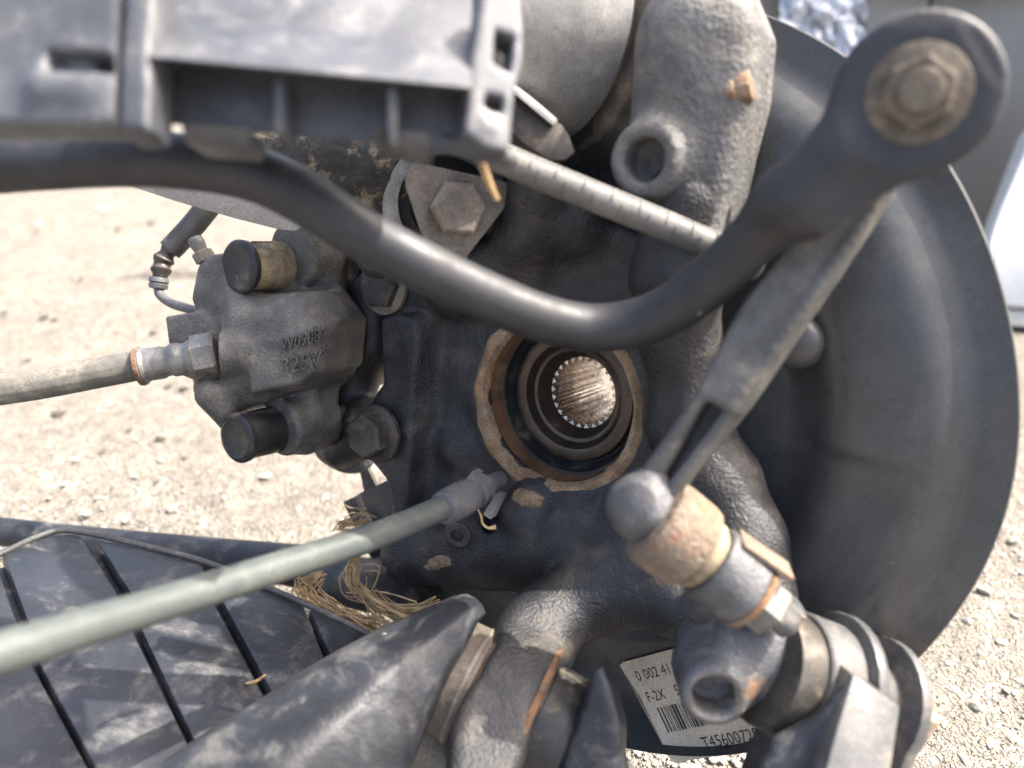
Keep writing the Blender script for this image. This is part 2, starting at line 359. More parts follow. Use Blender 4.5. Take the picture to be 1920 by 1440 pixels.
M['crust'] = mat("dried_mud", (0.26, 0.19, 0.115), 0.95, var=0.4, vscale=300, rust=((0.30, 0.17, 0.08), 0.6, 200, 0.2, 0.7), bump=(800, 1.0, 1.2))
M['orange'] = mat("orange_rust_ring", (0.17, 0.09, 0.045), 0.85, var=0.5, vscale=120, dust=((0.30, 0.26, 0.2), 0.55, 90, 0.2, 0.8), bump=(900, 0.8, 0.5))
M['white'] = mat("white_vehicle_paint", (0.50, 0.52, 0.53), 0.3, var=0.03, vscale=6)
M['sill'] = mat("grey_sill_plastic", (0.33, 0.34, 0.34), 0.55, var=0.1, vscale=20)
M['darkbg'] = mat("dark_grey_board", (0.26, 0.27, 0.275), 0.6, var=0.15, vscale=6, bump=(20, 0.1, 2.0))  # board grey lightened, so veiling haze is put into its colour
M['film'] = mat("bluish_plastic_film", (0.52, 0.55, 0.60), 0.4, var=0.2, vscale=30, bump=(40, 0.4, 4.0))
M['stone'] = mat("pale_stone", (0.32, 0.30, 0.26), 0.9, var=0.3, vscale=90, bump=(500, 0.5, 0.5))
M['chip'] = mat("dark_chip", (0.07, 0.06, 0.05), 0.85, var=0.4, vscale=120, bump=(500, 0.5, 0.5))
def ground_mat():
    m = mat("sandy_dirt", (0.24, 0.214, 0.177), 0.95, var=0.2, vscale=120, dust=((0.37, 0.342, 0.298), 0.50, 26, 0.5, 0.65), rust=((0.13, 0.10, 0.07), 0.60, 240, 0.1, 0.6), bump=(560, 1.0, 3.2), bump2=(140, 0.9, 5.0), scr=((0.09, 0.07, 0.05), 0.66, 420), spec=0.2)
    return m
M['ground'] = ground_mat()

# ------------------------------------------------------------------ setting: ground
def build_ground():
    def axis(c, fine, n, far):
        a = [c - fine * n / 2 + fine * i for i in range(n + 1)]; s = fine; l, r = [a[0]], [a[-1]]
        while r[-1] < far: s *= 1.35; r.append(r[-1] + s); l.append(l[-1] - s)
        return np.array(l[:0:-1] + a + r[1:])
    xs = axis(0.0, 0.008, 230, 80); ys = axis(0.85, 0.008, 170, 80)
    X, Y = np.meshgrid(xs, ys, indexing='ij'); Z = np.zeros_like(X)
    for i in range(len(xs)):
        for j in range(len(ys)):
            if abs(X[i, j]) < 2 and -1 < Y[i, j] < 3:
                p = Vector((X[i, j], Y[i, j], 0))
                Z[i, j] = 0.004 * mnoise.noise(p * 9) + 0.0022 * mnoise.noise(p * 31) + 0.0016 * mnoise.noise(p * 83) - 0.003
    nx, ny = X.shape
    V = np.stack([X, Y, Z], -1).reshape(-1, 3)
    F = [(i * ny + j, (i + 1) * ny + j, (i + 1) * ny + j + 1, i * ny + j + 1) for i in range(nx - 1) for j in range(ny - 1)]
    o = mk("ground", V, F, M['ground'], cam_space=False); o["kind"] = "structure"
build_ground()

def stone_mesh(seed, flat=0.6):
    bm = bmesh.new(); bmesh.ops.create_icosphere(bm, subdivisions=1, radius=1.0); rs = random.Random(seed)
    for v in bm.verts: v.co *= rs.uniform(0.72, 1.15)
    for v in bm.verts: v.co.z *= flat
    V = np.array([v.co[:] for v in bm.verts]); F = [tuple(x.index for x in f.verts) for f in bm.faces]; bm.free(); return V, F
protos = [stone_mesh(s, random.uniform(0.4, 0.8)) for s in range(6)]
def build_gravel():
    parts = []
    rs = np.random.RandomState(3)
    def add(px, py, s):
        w = ground_pt(px, py)
        if not (0.05 < w[1] < 2.2): return
        V, F = protos[rs.randint(6)]; th = rs.uniform(0, 6.28); c, s_ = math.cos(th), math.sin(th)
        R = np.array([[c, -s_, 0], [s_, c, 0], [0, 0, 1]])
        parts.append(((V * s) @ R.T + np.array([w[0], w[1], s * 0.1 - 0.003]), F))
    for _ in range(3000): add(rs.uniform(-80, 760), 340 + 700 * rs.rand() ** 0.8, abs(rs.normal(0.0004, 0.0005)) + 0.0004)
    for _ in range(1600): add(rs.uniform(1640, 1960), rs.uniform(600, 1460), abs(rs.normal(0.0004, 0.0005)) + 0.0004)
    for _ in range(700): add(rs.uniform(800, 1640), rs.uniform(1300, 1460), abs(rs.normal(0.0009, 0.0006)) + 0.0005)
    V, F = merge(*parts); o = mk("gravel", V, F, M['stone'], cam_space=False, smooth=False)
    o["kind"] = "stuff"; o["label"] = "fine pale grit strewn over the dirt ground"; o["category"] = "gravel"
build_gravel()
stone_me = []
for s in range(5):
    V, F = stone_mesh(40 + s, 0.55); o = None
    me = bpy.data.meshes.new("stone"); me.from_pydata([tuple(v) for v in V], [], F); me.materials.append(M['stone']); stone_me.append(me)
chip_me = []
for s in range(3):
    V, F = stone_mesh(60 + s, 0.3); me = bpy.data.meshes.new("chip"); me.from_pydata([tuple(v) for v in V], [], F); me.materials.append(M['chip']); chip_me.append(me)
def drop(me, name, px, py, rpx, label, cat, group):
    w = ground_pt(px, py); d = np.linalg.norm(w - np.array([0, 0, CAM_H])); r = rpx * d / FPX
    o = bpy.data.objects.new(name, me); COL.objects.link(o); o.location = (w[0], w[1], 0.2 * r - 0.002)
    o.scale = (r * random.uniform(0.8, 1.3), r * random.uniform(0.7, 1.0), r * random.uniform(0.7, 1.1)); o.rotation_euler = (random.uniform(-.2, .2), random.uniform(-.2, .2), random.uniform(0, 6.28))
    o["label"] = label; o["category"] = cat; o["group"] = group
for px, py, r in [(70, 420, 9), (190, 395, 16), (30, 880, 8), (160, 960, 10), (235, 972, 9), (45, 950, 7), (320, 950, 12), (120, 905, 8), (500, 890, 14), (420, 930, 9), (380, 975, 10), (560, 950, 8), (610, 930, 9), (250, 890, 7), (60, 985, 8), (140, 860, 8), (300, 860, 7), (540, 1000, 9), (180, 930, 6), (90, 930, 6)]:
    drop(random.choice(stone_me), "stone", px, py, r, "small pale stone lying on the dirt beyond the black ribbed cover", "stone", "pale stones on the dirt beyond the ribbed cover")
for px, py, r in [(1850, 1105, 16), (1815, 1160, 9), (1880, 1200, 10), (1790, 1290, 9), (1830, 1320, 12), (1900, 1010, 10), (1890, 1290, 8), (1770, 1350, 9), (1860, 1390, 11), (1810, 1420, 8), (1905, 1150, 8), (1840, 1240, 8), (1900, 1380, 9), (1780, 1240, 8)]:
    drop(random.choice(stone_me), "stone", px, py, r, "small pale stone lying on the dirt beside the dust shield rim", "stone", "pale stones on the dirt beside the dust shield")
for px, py, r in [(283, 416, 7), (220, 428, 6), (70, 432, 6), (285, 622, 9), (80, 594, 9), (100, 597, 7), (52, 672, 7), (108, 773, 10), (118, 770, 7), (300, 820, 12), (345, 725, 9), (315, 722, 8), (240, 803, 6), (190, 845, 6), (345, 856, 7), (292, 900, 7), (8, 585, 8), (150, 520, 6)]:
    drop(random.choice(chip_me), "debris_chip", px, py, r, "small dark chip of debris lying on the pale dirt", "debris", "dark chips on the pale dirt")

# background: dark board, crumpled film, white vehicle panel
def quad_world(x0, x1, y, z0, z1, th):
    return np.array([(x, yy, z) for yy in (y, y + th) for x, z in ((x0, z0), (x1, z0), (x1, z1), (x0, z1))]), [(0, 1, 2, 3), (7, 6, 5, 4), (0, 4, 5, 1), (1, 5, 6, 2), (2, 6, 7, 3), (3, 7, 4, 0)]
t = thing("board_fence", "dark grey boards standing upright behind the dust shield", "fence", P(1700, 440, 900))
for k in range(5):
    V, F = quad_world(0.24 + 0.22 * k, 0.452 + 0.22 * k, 0.93 + 0.006 * (k % 2), 0.0, 0.95, 0.025); mk("board", V, F, M['darkbg'], t, cam_space=False, bevel=2)
V, F = quad_world(0.24, 1.33, 0.912, 0.28, 0.33, 0.016); mk("rail", V, F, M['darkbg'], t, cam_space=False, bevel=2)
def crumple():
    n = 22; V, F = [], []
    for i in range(n):
        for j in range(n):
            u, v = i / (n - 1), j / (n - 1); px, py = 1455 + 160 * u + 20 * v, -70 + 200 * v
            e = Vector((u * 5, v * 4, 0)); d = 800 + 22 * mnoise.noise(e) + 14 * mnoise.noise(e * 2.7) + 8 * abs(mnoise.noise(e * 6))
            V.append(P(px + 14 * mnoise.noise(e * 2), py + 10 * mnoise.noise(e * 2.5 + Vector((3, 1, 0))), d))
    for i in range(n - 1):
        for j in range(n - 1): F.append((i * n + j, (i + 1) * n + j, (i + 1) * n + j + 1, i * n + j + 1))
    o = mk("plastic_film", np.array(V), F, M['film'], smooth=True, auto=3.0)
    tag(o, "crumpled bluish white plastic film hanging against the dark boards", "plastic film")
crumple()
t = thing("vehicle_side", "white vehicle body edge with grey sill strip standing on the dirt", "vehicle", ground_pt(1990, 600) * 0 + P(1990, 560, 720))
fr = np.array([P(px, py, d) for px, py, d in ((1945, 240, 720), (1868, 446, 720), (1850, 560, 720), (1860, 572, 720), (2700, 640, 720), (2700, 100, 720), (2100, 60, 720))])
mk("body_panel", *g_prism(fr, ZA * 0.03), M['white'], t, bevel=3)
mk("panel_trim", *g_tube([P(1985, 130, 716), P(1935, 262, 716), P(1862, 440, 716), P(1843, 570, 716)], [3, 3, 3, 3], 12, 6), M['white'], t)
mk("sill", *g_prism(np.array([P(px, py, 726) for px, py in ((1845, 576), (1842, 606), (2700, 672), (2700, 642))]), ZA * 0.03), M['sill'], t, bevel=1)

# ------------------------------------------------------------------ wheel carrier: casting, shield, bearing
wc = thing("wheel_carrier", "black cast wheel carrier with rusty hub bore and round grey dust shield", "wheel carrier", HC)
K = Cast()
K.cyl(HC, AX, -11.5, 22, 41, k=6, rnd=3)
K.poly([A(*p, -13) for p in [(775, 560), (830, 480), (960, 440), (1010, 400), (1180, 430), (1310, 470), (1320, 700), (1300, 860), (1235, 1000), (1150, 1075), (1000, 1100), (960, 1110), (830, 1085), (735, 1075), (735, 900), (770, 760)]], AX, 0, 13, k=8, rnd=4)
# left flange that carries the caliper and the ridge beside it
K.poly([A(*p, -24) for p in [(712, 600), (745, 588), (778, 600), (784, 640), (772, 760), (766, 880), (755, 985), (738, 965), (722, 900), (690, 860), (672, 800), (700, 740), (716, 720)]], AX, 0, 16, k=4, rnd=2)
K.chain([(A(800, 610, -14), 6), (A(790, 760, -14), 6), (A(775, 900, -13), 6), (A(752, 1040, -10), 7)], k=6)
K.poly([A(*p, -14) for p in [(690, 480), (760, 470), (800, 560), (770, 605), (720, 590), (690, 545)]], AX, -6, 12, k=4, rnd=3)
# upper left loop around the clamp bolt
K.chain([(A(940, 250, -30), 8), (A(985, 275, -30), 8), (A(1010, 350, -27), 9), (A(985, 440, -22), 10), (A(930, 500, -18), 10), (A(860, 540, -16), 10)], k=6)
K.cone(A(1000, 400, -20), 9, A(1080, 420, -14), 12, k=10)
K.cone(A(830, 530, -14), 10, A(1000, 520, -12), 10, k=12)
# right upright
K.chain([(A(1290, 380, -28), 14), (A(1270, 520, -26), 14), (A(1275, 640, -20), 12), (A(1292, 780, -17), 12), (A(1310, 860, -16), 12)], k=8)
# lower web and bumps
K.chain([(A(780, 1040, -6), 14), (A(900, 1020, -6), 16), (A(1060, 1010, -8), 17), (A(1180, 1000, -12), 16)], k=10)
K.ball(A(985, 960, -16), 9.5, k=6); K.ball(A(1000, 935, -15), 7.5, k=4); K.ball(A(872, 985, -20), 8, k=5); K.ball(A(862, 835, -9), 8, k=9)
K.ball(A(926, 985, -16), 4.2, k=3, neg=True)
# lower arms
K.chain([(A(1190, 1040, -22), 13), (P(1090, 1120, 292), 12), (P(1010, 1185, 280), 13), (P(965, 1270, 270), 15)], k=7)
K.chain([(P(1040, 1150, 284), 12), (P(1160, 1105, 282), 12), (P(1270, 1120, 268), 12), (P(1350, 1160, 256), 12)], k=7)
K.chain([(A(1290, 800, -12), 12), (A(1350, 900, -14), 13), (A(1395, 1010, -18), 13), (A(1420, 1120, -24), 13)], k=6)
LP_ = P(1000, 1180, 276); LQ = nrm((-0.12, 0.42, -0.90))
K.poly([onp(*p, LP_, LQ) for p in [(1010, 1118), (1070, 1078), (1180, 1050), (1310, 1075), (1310, 1160), (1200, 1160), (1110, 1172), (1062, 1192), (1040, 1232), (1022, 1300), (905, 1270), (925, 1205), (950, 1145)]], LQ, -20, 0, k=6, rnd=5)
# bushing eye, with the flat forged band of the lug running over it
EAX = nrm((0.88, -0.38, -0.22)); EYE = P(945, 1318, 262)
K.cyl(EYE, EAX, -9, 11, 24.5, k=9, rnd=2.2)
BDN = nrm(np.cross(EAX, P(900, 1410, 235) - P(990, 1180, 270))); BDN = BDN if BDN[2] < 0 else -BDN; BDC = P(950, 1290, 250)
K.poly([onp(*p, BDC, BDN) for p in [(962, 1138), (1040, 1128), (1062, 1160), (1046, 1235), (972, 1440), (950, 1520), (825, 1520), (848, 1385), (925, 1200)]], BDN, -14, 2.5, k=9, rnd=4.5)
K.cyl(EYE, EAX, -30, 30, 19.5, k=1, rnd=0.3, neg=True)
# bore
K.cyl(HC, AX, -40, 40, 32.5, k=2, rnd=0.2, neg=True)
kv, kf = K.mesh(1.05, 2, 0.25)
kn = mk("knuckle", kv, kf, M['cast'], wc, auto=9)
from mathutils.bvhtree import BVHTree
kb = BVHTree.FromPolygons([Vector(p) for p in kv], kf)
def crust(px, py, rx, ry, ang):                # dried mud stuck on the casting, follows its surface
    nr, na = 7, 26; V, F = [], []
    for i in range(nr):
        for k in range(na):
            th = 2 * math.pi * k / na; q = i / (nr - 1); e = Vector((math.cos(th) * 2 + px, math.sin(th) * 2, 0.5))
            f = q * (1 + 0.35 * mnoise.noise(e) + 0.15 * mnoise.noise(e * 3)); x, y = rx * f * math.cos(th), ry * f * math.sin(th)
            d = P(px + x * math.cos(ang) - y * math.sin(ang), py + x * math.sin(ang) + y * math.cos(ang), 1000)
            h = kb.ray_cast(Vector((0, 0, 0)), Vector(d).normalized())
            if h[0] is None: return
            z = (1 - q ** 3) * (1.1 + 0.5 * mnoise.noise(Vector((x * .2, y * .2, px)))) - 0.3
            V.append(np.array(h[0]) - nrm(d) * z / 1000)
    for i in range(nr - 1):
        for k in range(na): F.append((i * na + k, i * na + (k + 1) % na, (i + 1) * na + (k + 1) % na, (i + 1) * na + k))
    mk("mud_crust", np.array(V), F, M['crust'], kn, auto=9)
crust(822, 1056, 32, 13, -0.35); crust(990, 934, 34, 20, 0.15); crust(1150, 870, 40, 12, -0.6)
# dusty upper clamp
K = Cast()
K.poly([A(*p, -37) for p in [(1190, 60), (1235, -30), (1300, -60), (1370, -60), (1412, 40), (1402, 170), (1372, 290), (1345, 420), (1330, 500), (1235, 500), (1195, 400), (1180, 230)]], AX, 0, 30, k=6, rnd=6)
K.cone(A(1300, 60, -32), 14, A(1270, 330, -26), 13, k=10)
K.cyl(A(1212, 300, -43), AX, -3, 22, 11.4, k=6, rnd=2.2)
K.cyl(A(1212, 300, -43), AX, -20, 8, 6.6, k=2.5, rnd=2, neg=True)
mk("strut_clamp", *K.mesh(1.0, 2, 0.2), M['cast_dusty'], wc, auto=9)
mk("clamp_bolt", *g_lathe(A(1380, 168, -33), nrm((0.85, 0.1, -0.5)), [(-3, 5.6), (0, 5.6), (0.6, 5.0), (3.5, 4.9), (4.6, 4.2), (5.0, 2.5), (5.0, 0.1)], 24), M['rust'], wc)
# ball joint housing (lower right)
K = Cast()
BJ = nrm((0.92, -0.33, 0.10))
K.cyl(P(1385, 1195, 247), BJ, -14, 15, 18.5, k=8, rnd=4)
K.cone(P(1330, 1150, 262), 11, P(1400, 1215, 247), 16, k=10)
BX = nrm((-0.12, -0.18, -1.0))
K.cyl(P(1333, 1278, 236), BX, -14, 9, 10.2, k=7, rnd=3.2)
K.cyl(P(1333, 1278, 236), BX, -1, 20, 6.2, k=3, rnd=1, neg=True)
mk("ball_joint_housing", *K.mesh(0.9, 2, 0.2), M['bluepaint'], wc, auto=9)

def shield():
    prof = [(150, -0.3), (149.6, -0.9), (141, -1.0), (138.5, -1.8), (135.5, -3.5), (131.5, -6.5), (127, -8.8), (122, -9.6), (116, -9.8), (106, -9.7), (100, -8.8), (94, -3), (88, 3), (82, 4.0), (46, 4.0)]
    prof = prof + [(r, o + 1.3) for r, o in prof[::-1]]
    na, a0, a1 = 260, math.radians(-158), math.radians(112); V, F = [], []
    ss = lambda x: (lambda y: y * y * (3 - 2 * y))(min(1, max(0, x)))
    for i in range(na + 1):
        a = a0 + (a1 - a0) * i / na; dg = math.degrees(a)
        cut = 3.2 * math.exp(-((dg + 47.5) / 2.6) ** 2) + 2.2 * math.exp(-((dg + 42.5) / 1.2) ** 2) + 0.5 * math.sin(a * 7)
        for r, o in prof:
            e = 0
            if 90 < r < 126: e = 2.6 * ss((-dg - 8) / 3.0) * ss((dg + 60) / 8.0) * ss((126 - r) / 10)
            if r < 146: e += 14.0 * ss((-dg - 60) / 6.0) * ss((dg + 150) / 6.0) * ss((146 - r) / 3.5)
            rr = r - (cut if r > 140 else 0)
            V.append(HC + (HU * math.cos(a) + HV * math.sin(a)) * rr / 1000 + AX * (o + e) / 1000)
    n = len(prof)
    for i in range(na):
        for j in range(n):
            j2 = (j + 1) % n; F.append((i * n + j, i * n + j2, (i + 1) * n + j2, (i + 1) * n + j))
    F.append(tuple(range(n))); F.append(tuple(na * n + j for j in range(n))[::-1])
    return mk("dust_shield", np.array(V), F, M['shield'], wc, auto=math.radians(50))
sh = shield()
u, v, w = basis(AX)
mk("shield_boss", *g_lathe(A(1492, 640, -8.5), -AX, [(-3, 9.5), (0, 9.0), (2.5, 8.2), (4.6, 6.0), (5.6, 3.0), (5.9, 0.2)], 32), M['shield'], sh)

# bearing stack in the bore
def ring(name, prof, m, parent, seg=72):
    return mk(name, *g_lathe(HC, AX, prof, seg, close=False), m, parent)
def lip():
    seg = 120; prof = [(-6, 31.6), (-13, 32.2), (-15.4, 33.4), (-15.8, 35.6), (-14.0, 38.5), (-10, 40)]; V, F = [], []
    u, v, w = basis(AX); q0 = -0.7 * HU - 0.7 * HV; lipdir = math.atan2(q0 @ v, q0 @ u)
    for i, (tt, r) in enumerate(prof):
        for k in range(seg):
            th = 2 * math.pi * k / seg; q = Vector((math.cos(th) * 3, math.sin(th) * 3, i * 0.3))
            sc_i = 0.25 + 0.75 * min(1, i / 3); rr = r + sc_i * (1.0 * mnoise.noise(q * 1.1) + 0.18 * mnoise.noise(q * 6)); rr += (0.5 + 1.5 * (i > 2)) * math.cos(th - lipdir); t2 = tt + 0.7 * mnoise.noise(q * 1.7 + Vector((5, 0, 0)))
            V.append(HC + w * t2 / 1000 + (u * math.cos(th) + v * math.sin(th)) * rr / 1000)
    n = len(prof)
    for i in range(n - 1):
        for k in range(seg): F.append((i * seg + k, i * seg + (k + 1) % seg, (i + 1) * seg + (k + 1) % seg, (i + 1) * seg + k))
    mk("bore_lip", np.array(V), F, M['lip'], wc)
lip()
ring("bore_wall", [(-12.5, 31.9), (-8, 31.5), (-4.5, 31.2)], M['bore'], wc)
ring("bore_seat", [(-4.6, 31.4), (-4.4, 30.4), (0, 30.0), (2, 28), (2, 22)], M['rubber'], wc)
ring("seal_ring", [(5, 27.5), (0, 27.2), (-1.6, 26.4), (-2.2, 24.6), (-1.4, 21.8), (1.0, 20.8), (4, 20)], M['seal'], wc)
ring("bearing_race", [(5, 21.5), (1.8, 20.4), (1.2, 19.4), (1.6, 18.0), (3.4, 17.2), (5, 16.0), (7, 15.2), (8.4, 14.6)], M['seal'], wc)
def splines():
    nt = 26; V, F = [], []; u, v, w = basis(AX); seg = nt * 6; pr = [14.2, 14.2, 13.7, 12.7, 12.7, 13.7]
    outer = 16.6
    for t in (8.0, 9.5, 52.0):
        for k in range(seg):
            th = 2 * math.pi * k / seg; r = pr[k % 6] + (0.6 if t == 8.0 else 0)
            V.append(HC + w * t / 1000 + (u * math.cos(th) + v * math.sin(th)) * r / 1000)
    for t in (52.0, 7.6):
        for k in range(seg):
            th = 2 * math.pi * k / seg; V.append(HC + w * t / 1000 + (u * math.cos(th) + v * math.sin(th)) * outer / 1000)
    for i in range(5):
        for k in range(seg): k2 = (k + 1) % seg; j = (i + 1) % 5; F.append((i * seg + k, i * seg + k2, j * seg + k2, j * seg + k))
    mk("splined_hub", np.array(V), F, M['spline'], wc, auto=math.radians(30))
splines()

# ------------------------------------------------------------------ label on the shield
def text_geo(s, size=1.0):
    c = bpy.data.curves.new("txt", 'FONT'); c.body = s; c.size = size; c.resolution_u = 3
    o = bpy.data.objects.new("txt", c); COL.objects.link(o)
    dg = bpy.context.evaluated_depsgraph_get(); dg.update(); me = o.evaluated_get(dg).to_mesh()
    V = np.array([v.co[:2] for v in me.vertices]); F = [tuple(p.vertices) for p in me.polygons]
    o.evaluated_get(dg).to_mesh_clear(); bpy.data.objects.remove(o); bpy.data.curves.remove(c); return V, F
def label():
    LO = 2.5
    o0, o1 = A(1163, 1243, LO), A(1452, 1166, LO); ex = nrm(o1 - o0); ey = np.cross(ex, AX); ey = ey if ey[1] > 0 else -ey
    w_, h_ = np.linalg.norm(o1 - o0) * 1000, 44.0
    def L2(x, y, z=0.0): return o0 + ex * x / 1000 + ey * y / 1000 - AX * z / 1000
    sk = 0.035
    out = [(1.2, 0), (w_, 0), (w_, -h_), (3.6, -h_), (2.2, -h_ + 1.2), (1.4, -15), (2.0, -16.4), (0.6, -17.5), (-0.8, -1)]
    parts = [g_prism(np.array([L2(x, y, 0) for x, y in out]), AX * 0.00015)]
    npap = len(parts[0][1])
    def txt(s, x, y, size, sx=0.8):
        V, F = text_geo(s, size); parts.append((np.array([L2(x + a * sx, y + b, 0.12) for a, b in V]), F))
    txt("0 002 411 12", 4.3, -9.0, 6.2, 0.78); txt("F-2X", 4.6, -18.2, 6.2, 0.72); txt("528", 18.5, -18.0, 6.2, 0.72); txt("T456007280000", 19.5, -40.5, 6.8, 0.80)
    rs = random.Random(5); x = 7.0
    while x < 44:
        b = rs.choice([0.35, 0.35, 0.7, 1.0]); 
        parts.append((np.array([L2(x, -21.0, .12), L2(x + b, -21.0, .12), L2(x + b, -31.5, .12), L2(x, -31.5, .12)]), [(0, 1, 2, 3)])); x += b + rs.choice([0.35, 0.5, 0.9])
    V, F = merge(*parts)
    o = mk("label_sticker", V, F, [M['paper'], M['ink']], sh, smooth=False)
    for i, p in enumerate(o.data.polygons): p.material_index = 0 if i < npap else 1
    o["label"] = "grimy pale paper label with printed numbers and a barcode"
label()

# bolts that hold the caliper bracket
def bolt(px, py, off, r, h, wr, parent, m, name="bolt", rot=0.3, ax=None):
    ax = -AX if ax is None else ax; a = A(px, py, off)
    b = mk(name, *g_hex(a, ax, r, h, rot=rot), m, parent, smooth=False, bevel=0.3)
    mk("washer", *g_lathe(a, -ax, [(-2.2, wr * 0.93), (-1.6, wr), (0.3, wr), (0.8, wr * 0.95)], 40), M['steel_dirty' if wr < 12.8 else 'bolt_dark'], b)
    return b
bolt(708, 812, -27.5, 10.2, 10.0, 13.0, wc, M['bolt_dark'], rot=0.55)
bolt(722, 535, -22, 10.0, 6.0, 12.5, wc, M['bolt_dark'], rot=0.1)
K = Cast()
K.cone(A(640, 840, -14), 10, A(690, 800, -16), 13, k=6).cone(A(600, 800, -12), 8, A(650, 760, -12), 10, k=5).cone(A(650, 760, -10), 10, A(700, 640, -8), 12, k=8).cone(A(700, 640, -8), 12, A(690, 520, -10), 12, k=6)
mk("caliper_bracket", *K.mesh(1.1, 2, 0.3), M['rubber'], wc, auto=9)
K = Cast().cone(A(672, 850, -4), 9, A(640, 838, -10), 9.5, k=6).cone(A(620, 835, -12), 8, A(650, 845, -8), 10, k=6)
mk("bracket_foot", *K.mesh(1.0, 2, 0.2), M['cast_dusty'], wc, auto=9)
fr = np.array([A(*p, 4) for p in [(672, 870), (690, 880), (716, 935), (718, 960), (752, 975), (770, 960), (764, 1060), (700, 1060), (690, 960)]])
mk("pad_spring", *g_prism(fr, AX * 0.002), M['bolt_dark'], wc)

# ------------------------------------------------------------------ brake caliper
bc = thing("brake_caliper", "grey cast iron brake caliper with two black capped guide pins", "brake caliper", P(560, 760, 340))
C0 = P(440, 650, 318)
K = Cast()
K.cyl(C0, AX, 22, 80, 26.0, k=3, rnd=6); K.cyl(C0, AX, 62, 84, 28.5, k=2, rnd=2)
CP = P(500, 640, 326); CL = nrm((0.30, 0.12, 0.95))
K.poly([onp(*p, CP, CL) for p in [(384, 500), (400, 478), (440, 474), (456, 530), (500, 552), (600, 545), (640, 600), (632, 690), (600, 722), (545, 735), (470, 768), (418, 786), (392, 765), (374, 730), (376, 690), (388, 600), (372, 560)]], CL, -8, 26, k=3, rnd=6)
K.poly([onp(*p, CP, CL) for p in [(456, 560), (520, 575), (600, 570), (630, 620), (620, 690), (560, 715), (450, 745), (440, 640)]], CL, -13, 10, k=5, rnd=6)
K.poly([onp(*p, CP, CL) for p in [(338, 592), (400, 582), (424, 600), (430, 690), (400, 712), (352, 694)]], CL, -10, 14, k=2, rnd=1.6)
K.cyl(P(414, 664, 317), nrm((-0.95, -0.05, -0.25)), -12, 0, 9.6, k=2, rnd=1)
K.poly([onp(*p, CP, CL) for p in [(508, 640), (618, 608), (624, 690), (604, 712), (508, 730)]], CL, -15.5, 8, k=3, rnd=2.2)
K.cone(P(398, 740, 322), 7, P(428, 785, 326), 5, k=3)
K.cyl(P(560, 478, 332), AX, -4, 28, 15, k=3, rnd=2); K.poly([onp(*p, P(590, 500, 338), CL) for p in [(555, 470), (640, 440), (642, 540), (600, 560), (540, 560)]], CL, -6, 18, k=4, rnd=4)
K.cyl(P(538, 800, 334), AX, -4, 22, 12.5, k=2.5, rnd=2); K.poly([onp(*p, P(570, 790, 340), CL) for p in [(525, 735), (600, 730), (606, 830), (580, 850), (540, 845)]], CL, -5, 18, k=4, rnd=4)
cv, cf = K.mesh(0.75, 1, 0.12)
cal = mk("caliper_body", cv, cf, M['caliper'], bc, auto=9)
def boot(px, py, d, L, r, m):
    a = P(px, py, d)
    b = mk("guide_pin_boot", *g_lathe(a, AX, [(0, r * 0.9), (2, r * 0.95), (L * .5, r), (L, r * 1.02), (L + 2, r)], 40), m, bc)
    for k in range(2):
        u, v, w = basis(AX); th = 1.2 + 1.9 * k
        rib = a + (u * math.cos(th) + v * math.sin(th)) * r * 0.97 / 1000
        mk("rib", *g_tube([rib + AX * .005, rib + AX * (L / 1000)], 0.7, 8, 1), m, b)
    mk("cap", *g_lathe(a, -AX, [(-2.6, r * 1.05), (-0.4, r * 1.06), (0.6, r * 0.98), (1.0, r * 0.82), (0.6, r * 0.74), (0.7, 0.1)], 40), M['rubber'], b)
boot(448, 500, 316, 30, 10.4, M['rubber_tan']); boot(444, 822, 318, 24, 10.0, M['rubber'])
mk("guide_pin", *g_lathe(P(600, 790, 344), AX, [(0, 7.5), (6, 7.5), (7, 6), (18, 6)], 24), M['rubber'], bc)
a = P(387, 489, 327); dv = nrm(np.array([-0.42, 0.86, -0.1]))
bs = mk("bleed_screw", *g_hex(a, dv, 4.4, 4.5), M['steel_dirty'], bc, smooth=False)
mk("dust_cap", *g_lathe(a + dv * .0045, dv, [(0, 2.7), (2.5, 3.1), (3.2, 3.3), (5.6, 3.2), (6.4, 2.2)], 20), M['zinc'], bs)
mk("mounting_ear_pin", *g_lathe(A(640, 490, -22), AX, [(0, 11), (10, 11), (12, 9), (26, 9)], 30), M['mud'], bc)
# raised cast lettering follows the surface
from mathutils.bvhtree import BVHTree
bvh = BVHTree.FromPolygons([Vector(p) for p in cv], cf)
def cast_text(s, p0, p1, hpx, parent):
    V, F = text_geo(s, 1.0); V = V / V[:, 0].max(); hgt = V[:, 1].max(); p0, p1 = np.array(p0, float), np.array(p1, float)
    e = p1 - p0; up = np.array([0.04, -1.0]); n = len(V); fr, bk = [], []
    for x, y in V:
        q = p0 + e * x + up * (y / hgt * hpx); r = P(q[0], q[1], 1000); h = bvh.ray_cast(Vector((0, 0, 0)), Vector(r).normalized())
        hp = np.array(h[0]) if h[0] else P(q[0], q[1], 320)
        fr.append(hp - nrm(r) * 0.0014); bk.append(hp + nrm(r) * 0.0008)
    VV = np.array(fr + bk); FF = list(F) + [tuple(i + n for i in f[::-1]) for f in F]
    cnt = {}
    for f in F:
        for a_, b_ in zip(f, f[1:] + f[:1]): cnt[(a_, b_)] = 1
    for (a_, b_) in cnt:
        if (b_, a_) not in cnt: FF.append((b_, a_, a_ + n, b_ + n))
    mk("cast_lettering", VV, FF, M['caliper'], parent, smooth=False)
cast_text("W09082", (526, 659), (611, 637), 25, cal); cast_text("325V", (524, 704), (603, 685), 31, cal)

